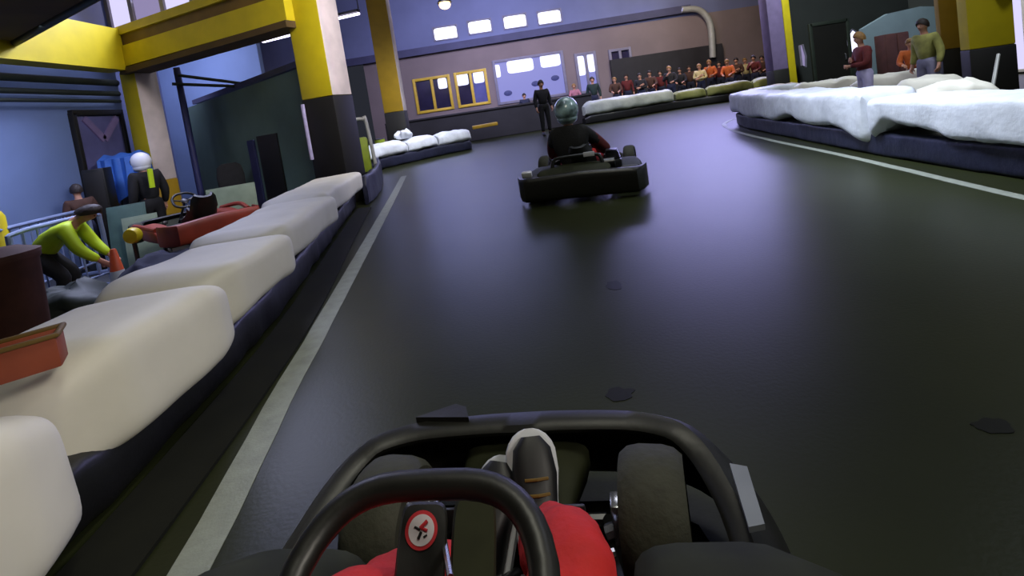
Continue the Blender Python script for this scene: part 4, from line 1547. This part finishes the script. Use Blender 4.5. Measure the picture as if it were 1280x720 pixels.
# cone, lamp
q = P(141, 312, 5.6)
r = thing('traffic_cone', 'orange traffic cone with a pale band before the metal rails', 'cone', (q.x, 5.6, PIT))
r.scale = (1, 1, 1)
mb = MB(); mb.lathe([(0.13, 0.03), (0.12, 0.05), (0.03, 0.66), (0.022, 0.67)], n=24); mb.build('cone_body', 'orange_plastic', r)
mb = MB(); mb.box((0, 0, 0.015), (0.34, 0.34, 0.03), bev=0.012); mb.build('base', 'orange_plastic', r)
mb = MB(); mb.lathe([(0.098, 0.22), (0.066, 0.42), (0.062, 0.42), (0.09, 0.22)], n=24); tag(mb.build('band', 'reflect_tape', r), 'pale reflective band')
q = P(154, 297, 5.9)
r = thing('hazard_lamp', 'round yellow hazard lamp on a dark stand right of the traffic cone', 'lamp', (q.x + 0.08, 5.95, PIT))
mb = MB(); mb.tube([(0, 0, 0.03), (0, 0, q.z - PIT - 0.08)], 0.025, 8); mb.lathe([(0.14, 0), (0.14, 0.03), (0.03, 0.05)], n=20); mb.build('stand', 'black_plastic', r)
mb = MB(); mb.lathe([(0.02, -0.06), (0.085, -0.05), (0.1, 0), (0.085, 0.05), (0.02, 0.06)], (0, 0, q.z - PIT), axis='Y', n=22); mb.build('lens', 'lemon_plastic', r)
# yellow bollard at the left edge
q = P(1, 285, 6.2)
r = thing('bollard', 'yellow topped bollard at the left edge of the photo', 'bollard', (q.x - .05, 6.2, PIT))
mb = MB(); mb.lathe([(0.1, 0), (0.1, 0.55), (0.09, 0.56)], n=20); mb.build('post', 'black_paint', r)
mb = MB(); mb.lathe([(0.1, 0.56), (0.1, 1.18), (0.07, 1.25), (0.01, 1.27)], n=20); mb.build('cap', 'lemon_plastic', r)

# parked karts in the pit
def pit_kart(x, y, rz, label, body, lift=0.0):
    r = thing('go_kart', label, 'go-kart', (x, y, PIT + lift), rz)
    build_kart(r, own=False, hw=0.55, body=body, bumper=body)
    steering(r, (0, 0.12, 0.5), math.radians(40), 0.15, 0.0)
    mb = MB(); mb.tube([(0, 0.13, 0.48), (0, 0.6, 0.1)], 0.014, 8); mb.build('steering_column', 'metal_dark', r)
    for sx in (-1, 1):
        mb = MB(); mb.tube(catmull([(sx * 0.55, -0.45, 0.25), (sx * 0.62, 0.0, 0.3), (sx * 0.55, 0.45, 0.25)], 4), 0.03, 8); mb.build('side_rail', body, r)
    if not lift:
        return r
    s = thing('kart_stand', 'black stand carrying the ' + label.split(' parked')[0], 'stand', (x, y, PIT), rz)
    mb = MB(); mb.box((0, 0.1, lift - 0.01), (0.5, 1.2, 0.03), bev=0.01); mb.build('deck', 'metal_dark', s)
    for sx in (-0.2, 0.2):
        for sy in (-0.4, 0.6):
            mb = MB(); mb.tube([(sx, sy, 0), (sx, sy, lift - 0.02)], 0.02, 8); mb.build('leg', 'metal_dark', s)
    return r


q = P(236, 252, 6.7)
pit_kart(q.x, 6.7, 0.9, 'red framed kart parked in the pit before the cream pillar', 'kart_red', 0.5)
# swivel chair
q = P(287, 205, 9.0)
r = thing('swivel_chair', 'black swivel chair in front of the large green partition', 'chair', (q.x, 9.0, PIT), 0.6)
mb = MB()
rings = [[V((x, y, z)) for x, y in super_section(-w, w, -0.05, 0.05, 18, 4)] for z, w in ((0.72, 0.16), (0.8, 0.22), (1.1, 0.23), (1.28, 0.2), (1.34, 0.12))]
mb.rings(rings); mb.xf(Matrix.Translation((0, 0.22, 0))); mb.build('backrest', 'black_cloth', r)
mb = MB(); mb.rings([[V((x, y, z)) for x, y in super_section(-.24 * k, .24 * k, -.24 * k, .24 * k, 20, 4)] for z, k in ((0.55, 0.9), (0.58, 1), (0.64, 1), (0.67, 0.85))]); mb.build('seat', 'black_cloth', r)
mb = MB(); mb.tube([(0, 0, 0.1), (0, 0, 0.56)], 0.03, 10)
for k in range(5):
    a = k * 2 * PI / 5
    mb.tube([(0, 0, 0.12), (0.28 * math.cos(a), 0.28 * math.sin(a), 0.07)], 0.02, 8)
mb.tube([(0, 0.1, 0.58), (0, 0.26, 0.6), (0, 0.26, 0.8)], 0.02, 8)
mb.build('base', 'metal_dark', r)
for k in range(5):
    a = k * 2 * PI / 5
    mb = MB(); mb.lathe([(0.01, -0.015), (0.035, -0.015), (0.035, 0.015), (0.01, 0.015)], (0.28 * math.cos(a), 0.28 * math.sin(a), 0.036), axis='X', n=14); mb.build('caster', 'rubber', r)

# large green partition
A, B = V((-7.35, 11.7, 0)), V((-3.05, 7.85, 0))
mb = MB()
mb.beam(A + V((0, 0, (2.18 + PIT) / 2)), B + V((0, 0, (2.18 + PIT) / 2)), 0.12, 2.18 - PIT)
struct(mb.build('wall_partition', 'green_panel', flat=True), 'large grey green partition left of the broad yellow pillar')
mb = MB()
dd = (B - A).normalized()
nn = V((dd.y, -dd.x, 0))
for (t0, t1, z1, m) in ((3.7, 4.55, 1.25, 'black_paint'),):
    mb.beam(A + dd * t0 + nn * -0.0 + V((0, 0, (z1 + PIT) / 2)), A + dd * t1 + V((0, 0, (z1 + PIT) / 2)), 0.17, z1 - PIT)
struct(mb.build('door_2', 'black_paint', flat=True), 'dark doorway in the green partition')
mb = MB()
mb.beam(A + dd * 3.25 + nn * 0.0 + V((0, 0, 0.35)), A + dd * 3.55 + V((0, 0, 0.35)), 0.19, 1.7)
tag(mb.build('door_curtain', 'blue_pipe'), 'bluish curtain strip beside the dark doorway of the green partition', 'curtain')
# dark roof beam and blue band above the partition
mb = MB()
mb.beam(A + V((0, 0.3, 2.32)), B + V((0, 0.3, 2.32)), 0.16, 0.1)
struct(mb.build('beam_4', 'ledge', flat=True), 'dark beam above the green partition')
q0, q1 = P(200, 105, 9.2), P(300, 101, 9.6)
for (a, b, y0, y1) in (((222, 94), (300, 104), 9.6, 10.2), ((215, 105), (300, 108), 9.6, 10.2)):
    mb = MB(); mb.tube([P(*a, y0), P(*b, y1)], 0.03, 8)
    struct(mb.build('trim_brace', 'pipe_dark'), 'dark brace beside the cream pillar')
mb = MB()
q = P(211, 130, 9.3)
mb.tube([(q.x - 0.02, 9.75, PIT), (q.x - 0.02, 9.75, 2.8)], 0.06, 10)
tag(mb.build('standpipe', 'blue_pipe'), 'dark blue vertical pipe right of the cream pillar', 'pipe')

# gear between the two pillars
q = P(445, 170, 9.0)
r = thing('equipment_rack', 'pale tubular rack with a lime cover standing right of the broad pillar', 'rack', (q.x + .02, 9.2, 0), 0.2)
mb = MB()
mb.tube(catmull([(-0.16, 0, 0), (-0.16, 0, 1.2), (-0.1, 0, 1.28), (0.08, 0, 1.28), (0.14, 0, 1.2), (0.2, 0, 0)], 5), 0.035, 10)
mb.build('frame', 'pipe_grey', r)
mb = MB(); mb.box((-0.01, 0.02, 0.62), (0.24, 0.16, 0.66), bev=0.05); mb.build('cover', 'hivis_lime', r)
q = P(474, 172, 13.7)
r = thing('barrel', 'lime green barrel at the foot of the slim pillar', 'barrel', (q.x, 13.7, 0))
r.scale = (0.8, 0.8, 0.8)
mb = MB(); mb.lathe([(0.17, 0), (0.18, 0.02), (0.175, 0.3), (0.185, 0.32), (0.175, 0.34), (0.175, 0.62), (0.185, 0.64), (0.175, 0.66), (0.175, 0.9), (0.18, 0.92), (0.16, 0.93), (0.02, 0.93)], n=26); mb.build('drum', 'hivis_lime', r)
mb = MB(); mb.lathe([(0.18, 0.93), (0.185, 0.95), (0.02, 0.96)], n=26); mb.build('lid', 'black_plastic', r)
col1 = bpy.data.objects['column_1']
mb = MB(); mb.tube([(-0.25, -0.285, 0.75), (-0.25, -0.285, 1.6)], 0.03, 10)
mb.build('conduit', 'lilac_cloth', col1)

# terracotta crate beside the near bags and the brown post behind it
cq = G(37, 470, 0.55)
r = thing('plastic_crate', 'terracotta plastic crate on the second nearest white bag at the left edge', 'crate', (cq.x - 0.05, cq.y + 0.05, 0.545), 0.6)
mb = MB()
for (x, y, sx, sy) in ((0, -0.05, 0.16, 0.012), (0, 0.05, 0.16, 0.012), (-0.075, 0, 0.012, 0.1), (0.075, 0, 0.012, 0.1)):
    mb.box((x, y, 0.045), (sx, sy, 0.09), bev=0.004)
mb.box((0, 0, 0.008), (0.16, 0.11, 0.016), bev=0.004)
mb.build('crate_body', 'terracotta', r)
mb = MB()
for (x, y, sx, sy) in ((0, -0.055, 0.178, 0.016), (0, 0.055, 0.178, 0.016), (-0.082, 0, 0.016, 0.12), (0.082, 0, 0.016, 0.12)):
    mb.box((x, y, 0.094), (sx, sy, 0.014), bev=0.005)
mb.build('crate_rim', 'brown_metal', r)
# brown bin and dark heap of sheeting behind the near bags
q = P(14, 395, 3.65)
r = thing('rubbish_bin', 'dark brown bin behind the terracotta crate at the left edge', 'bin', (q.x, 3.65, PIT))
mb = MB(); mb.lathe([(0.16, 0), (0.19, 0.02), (0.22, 1.0), (0.235, 1.02), (0.235, 1.05), (0.2, 1.05), (0.18, 0.2), (0.02, 0.15)], n=28); mb.build('bin_body', 'brown_dark', r)
mb = MB(); mb.lathe([(0.24, 1.05), (0.24, 1.075), (0.12, 1.12), (0.02, 1.13)], n=28); mb.build('lid', 'brown_dark', r)
for i, (px, py, Y, sx, sy, sz, m, lab) in enumerate([(78, 350, 4.6, 0.5, 0.4, 0.36, 'pipe_dark', 'dark green sheeted heap right of the brown bin'), (196, 305, 5.5, 0.42, 0.4, 0.34, 'navy_cloth', 'dark blue sheeted heap right of the traffic cone')]):
    q = P(px, py, Y)
    mb = MB()
    mb.ell((0, 0, 0), (sx, sy, sz), n=36, m=22)
    for v in mb.bm.verts:
        v.co += noise.noise_vector(v.co * 4 + V((i * 5, 0, 0))) * 0.1 + noise.noise_vector(v.co * 10) * 0.035
        v.co.z = max(v.co.z, -0.22)
    o = mb.build('sheeted_heap', m)
    o.location = (q.x, Y, PIT + 0.22)
    tag(o, lab, 'heap')

# ------------------------------------------------------------------ right background
# dark opening and bright window on the rear right wall
def far_rect(x0, y0, x1, y1, Y):
    a, b = P(x0, y0, Y), P(x1, y1, Y)
    c, d = P(x0, y1, Y), P(x1, y0, Y)
    return min(a.x, c.x), max(b.x, d.x), (b.z + c.z) / 2, (a.z + d.z) / 2


RY = 18.42
x0, x1, z0, z1 = far_rect(1018, 28, 1058, 92, RY)
dj = struct(empty('door_3', ((x0 + x1) / 2, RY, 0)), 'tall dark doorway in the right rear wall')
mb = MB(); mb.box((0, 0, z1 / 2), (x1 - x0, 0.06, z1)); mb.build('door_leaf', 'black_paint', dj)
mb = MB()
for sx in (x0 - (x0 + x1) / 2, x1 - (x0 + x1) / 2):
    mb.box((sx, -0.02, z1 / 2), (0.12, 0.1, z1 + 0.1), bev=0.01)
mb.box((0, -0.02, z1), (x1 - x0, 0.1, 0.12), bev=0.01)
mb.build('door_frame', 'pipe_dark', dj)
mb = MB(); mb.tube([((x1 - x0) * 0.35, -0.06, 1.0), ((x1 - x0) * 0.35, -0.1, 1.02), ((x1 - x0) * 0.35, -0.1, 1.2), ((x1 - x0) * 0.35, -0.06, 1.22)], 0.02, 6); mb.build('door_handle', 'metal_bright', dj)


def glow_window(name, px, Y, m, label, arch=False):
    pts = [P(x, y, Y) for x, y in px]
    c = sum(pts, V()) / len(pts)
    r = struct(empty(name, c), label)
    mb = MB()
    mb.rings([[p - c for p in pts], [p - c + V((0, 0.04, 0)) for p in pts]])
    mb.build('pane', m, r, flat=True)
    mb = MB()
    mb.tube([p - c + V((0, -0.01, 0)) for p in pts], 0.035, 8, closed=True)
    mb.build('window_frame', 'frame_grey', r)


glow_window('window_11', [(1059, 46), (1065, 37), (1070, 40), (1074, 52), (1076, 66), (1064, 66), (1059, 56)], RY, 'skylight', 'bright arched window in the right rear wall')
glow_window('window_12', [(1079, 39), (1084, 37), (1088, 46), (1083, 49)], RY, 'skylight', 'small bright window right of the arched one')
glow_window('window_13', [(1100, 42), (1103, 41), (1107, 49), (1104, 51)], RY, 'skylight', 'narrow bright window farther right')
glow_window('window_14', [(999, 57), (1003, 56), (1007, 70), (1007, 84), (1002, 82)], 17.6, 'pane_lilac', 'slim lilac lit pane right of the lilac pillar')
# pale teal wing wall and maroon cabinet
mb = MB()
pts = [P(x, y, 15.0) for x, y in ((1078, 36), (1110, 17), (1150, 8), (1178, 8), (1178, 100), (1078, 100))]
pts[-1].z = pts[-2].z = 0
mb.rings([[p for p in pts], [p + V((0, 0.15, 0)) for p in pts]])
struct(mb.build('wall_right_wing', 'pale_teal', flat=True), 'pale teal curved wing wall left of the right pillar')
x0, x1, z0, z1 = far_rect(1103, 42, 1129, 94, 14.6)
r = thing('maroon_cabinet', 'dark maroon cabinet against the pale teal wall', 'cabinet', ((x0 + x1) / 2, 14.6, 0))
mb = MB(); mb.box((0, 0, z1 / 2), (x1 - x0, 0.4, z1), bev=0.02); mb.build('body', 'maroon_panel', r)
for sx in (-1, 1):
    mb = MB(); mb.box((sx * (x1 - x0) / 4, -0.21, z1 / 2), ((x1 - x0) / 2 - 0.04, 0.03, z1 - 0.08), bev=0.01); d = mb.build('door', 'maroon_panel', r)
    mb = MB(); mb.ell((sx * 0.06, -0.24, z1 / 2), (0.025, 0.025, 0.025), n=10, m=6); mb.build('knob', 'metal_dark', d)
# bright side door at the right edge
r = struct(empty('window_15', (13.33, 12.6, 0)), 'bright window in the right wall at the right edge')
mb = MB(); mb.box((0, 0, 1.2), (0.04, 2.2, 2.2)); mb.build('pane', 'pane_side', r, flat=True)
mb = MB()
for y in (-1.12, 0, 1.12):
    mb.box((-0.02, y, 1.2), (0.1, 0.08, 2.3), bev=0.01)
for z in (0.08, 2.32):
    mb.box((-0.02, 0, z), (0.1, 2.3, 0.08), bev=0.01)
mb.build('window_frame', 'cream', r)
# leaning pale pole before the black pillar base
mb = MB()
mb.tube([P(1237, 132, 6.6), P(1241, 108, 6.7), P(1248, 68, 6.9)], 0.022, 8)
a = P(1237, 132, 6.6)
mb.tube([a, V((a.x - 0.08, a.y - 0.02, 0.0))], 0.018, 8)
tag(mb.build('leaning_pole', 'pipe_grey'), 'thin pale pole leaning before the black base of the right pillar', 'pole')

# ------------------------------------------------------------------ lights
def area(name, loc, target, size, power, rgb, size_y=None, spread=180):
    l = bpy.data.lights.new(name, 'AREA')
    l.energy = power
    l.color = rgb
    l.size = size
    l.spread = math.radians(spread)
    if size_y:
        l.shape = 'RECTANGLE'
        l.size_y = size_y
    o = bpy.data.objects.new(name, l)
    COL.objects.link(o)
    o.location = loc
    d = V(target) - V(loc)
    o.rotation_euler = d.to_track_quat('-Z', 'Y').to_euler()
    return o


BLUE = (0.62, 0.66, 1.0)
LILAC = (0.85, 0.82, 1.0)
WARM = (1.0, 0.84, 0.62)
area('far_floor_fill', (7.6, FAR - 0.5, 5.0), (6.0, 17.5, 0), 11.5, 620, (0.46, 0.45, 1.0), 1.6, 95)  # added fill centred right of the high windows for a bluish floor sheen
area('far_floor_fill_west', (-1.6, FAR - 0.5, 5.0), (0.5, 16.5, 0), 9.0, 150, (0.42, 0.46, 1.0), 1.6, 95)  # second added fill, carries the floor sheen over to the left
area('high_window_light', (2, FAR - 0.4, 5.0), (1.5, 10, 0.5), 9.0, 25, (0.36, 0.42, 1.0), 1.0, 140)
area('clerestory_light', (-5.2, 8.8, 4.6), (-6.2, 4.5, 0.0), 3.4, 200, BLUE, 1.4, 100)
area('pit_lamp', (-5.8, 6.0, 2.9), (-6.8, 6.8, 0), 1.0, 40, BLUE, 1.0, 130)
area('pit_back_fill', (-7.4, 11.0, 4.0), (-7.4, 13.2, 2.0), 1.0, 50, BLUE, 1.0, 130)  # added fill without fixture, brightens the blue pit back wall
area('track_lamp_near', (0.6, 1.2, 6.5), (-1.2, 2.4, 0), 1.6, 112, (1.0, 0.98, 0.82))
area('near_bag_fill', (2.6, -0.8, 2.8), (-1.4, 1.4, 0.35), 0.8, 5, (1.0, 0.93, 0.82), None, 45)  # added narrow fill aimed at the faces of the near white bags
area('track_lamp_mid', (2.0, 9.0, 7.5), (1.5, 10.0, 0), 3.0, 110, (0.9, 0.9, 1.0))
area('hall_lamp', (0.0, 15.0, 7.6), (0.0, 24.0, 3.9), 5.0, 950, (0.66, 0.66, 1.0), None, 110)
area('track_lamp_far', (7.5, 18.5, 6.5), (8.0, 22.5, 0.5), 1.2, 260, WARM)
area('bend_lamp', (7.0, 5.0, 7.0), (5.0, 6.5, 0), 1.5, 110, (0.8, 0.87, 1.0), None, 120)
area('right_cover_fill', (0.6, 5.4, 6.4), (4.3, 4.9, 0.5), 1.5, 95, (0.76, 0.85, 1.0), None, 60)  # added fill from the track side to brighten the right covers
area('wing_wall_fill', (9.0, 12.2, 6.5), (11.5, 15.5, 1.5), 1.0, 420, (0.85, 0.95, 1.0))  # added fill that lifts the pale teal wing wall
area('bluish_bag_fill', (-0.3, 10.8, 5.5), (-2.6, 13.6, 0.5), 0.8, 60, (0.85, 0.88, 1.0), None, 60)  # added fill aimed at the bluish bags, no fixture there
area('pillar_lamp', (0.2, 4.6, 4.6), (-2.6, 7.5, 2.4), 1.0, 45, (0.95, 0.9, 1.0), None, 70)

w = bpy.data.worlds.new('world')
S.world = w
w.use_nodes = True
w.node_tree.nodes['Background'].inputs['Color'].default_value = (0.02, 0.022, 0.03, 1)
w.node_tree.nodes['Background'].inputs['Strength'].default_value = 1.0

vs = S.view_settings
vs.view_transform = 'Standard'
vs.look = 'None'
vs.gamma = 1.0
vs.use_curve_mapping = False
vs.exposure = 0.0
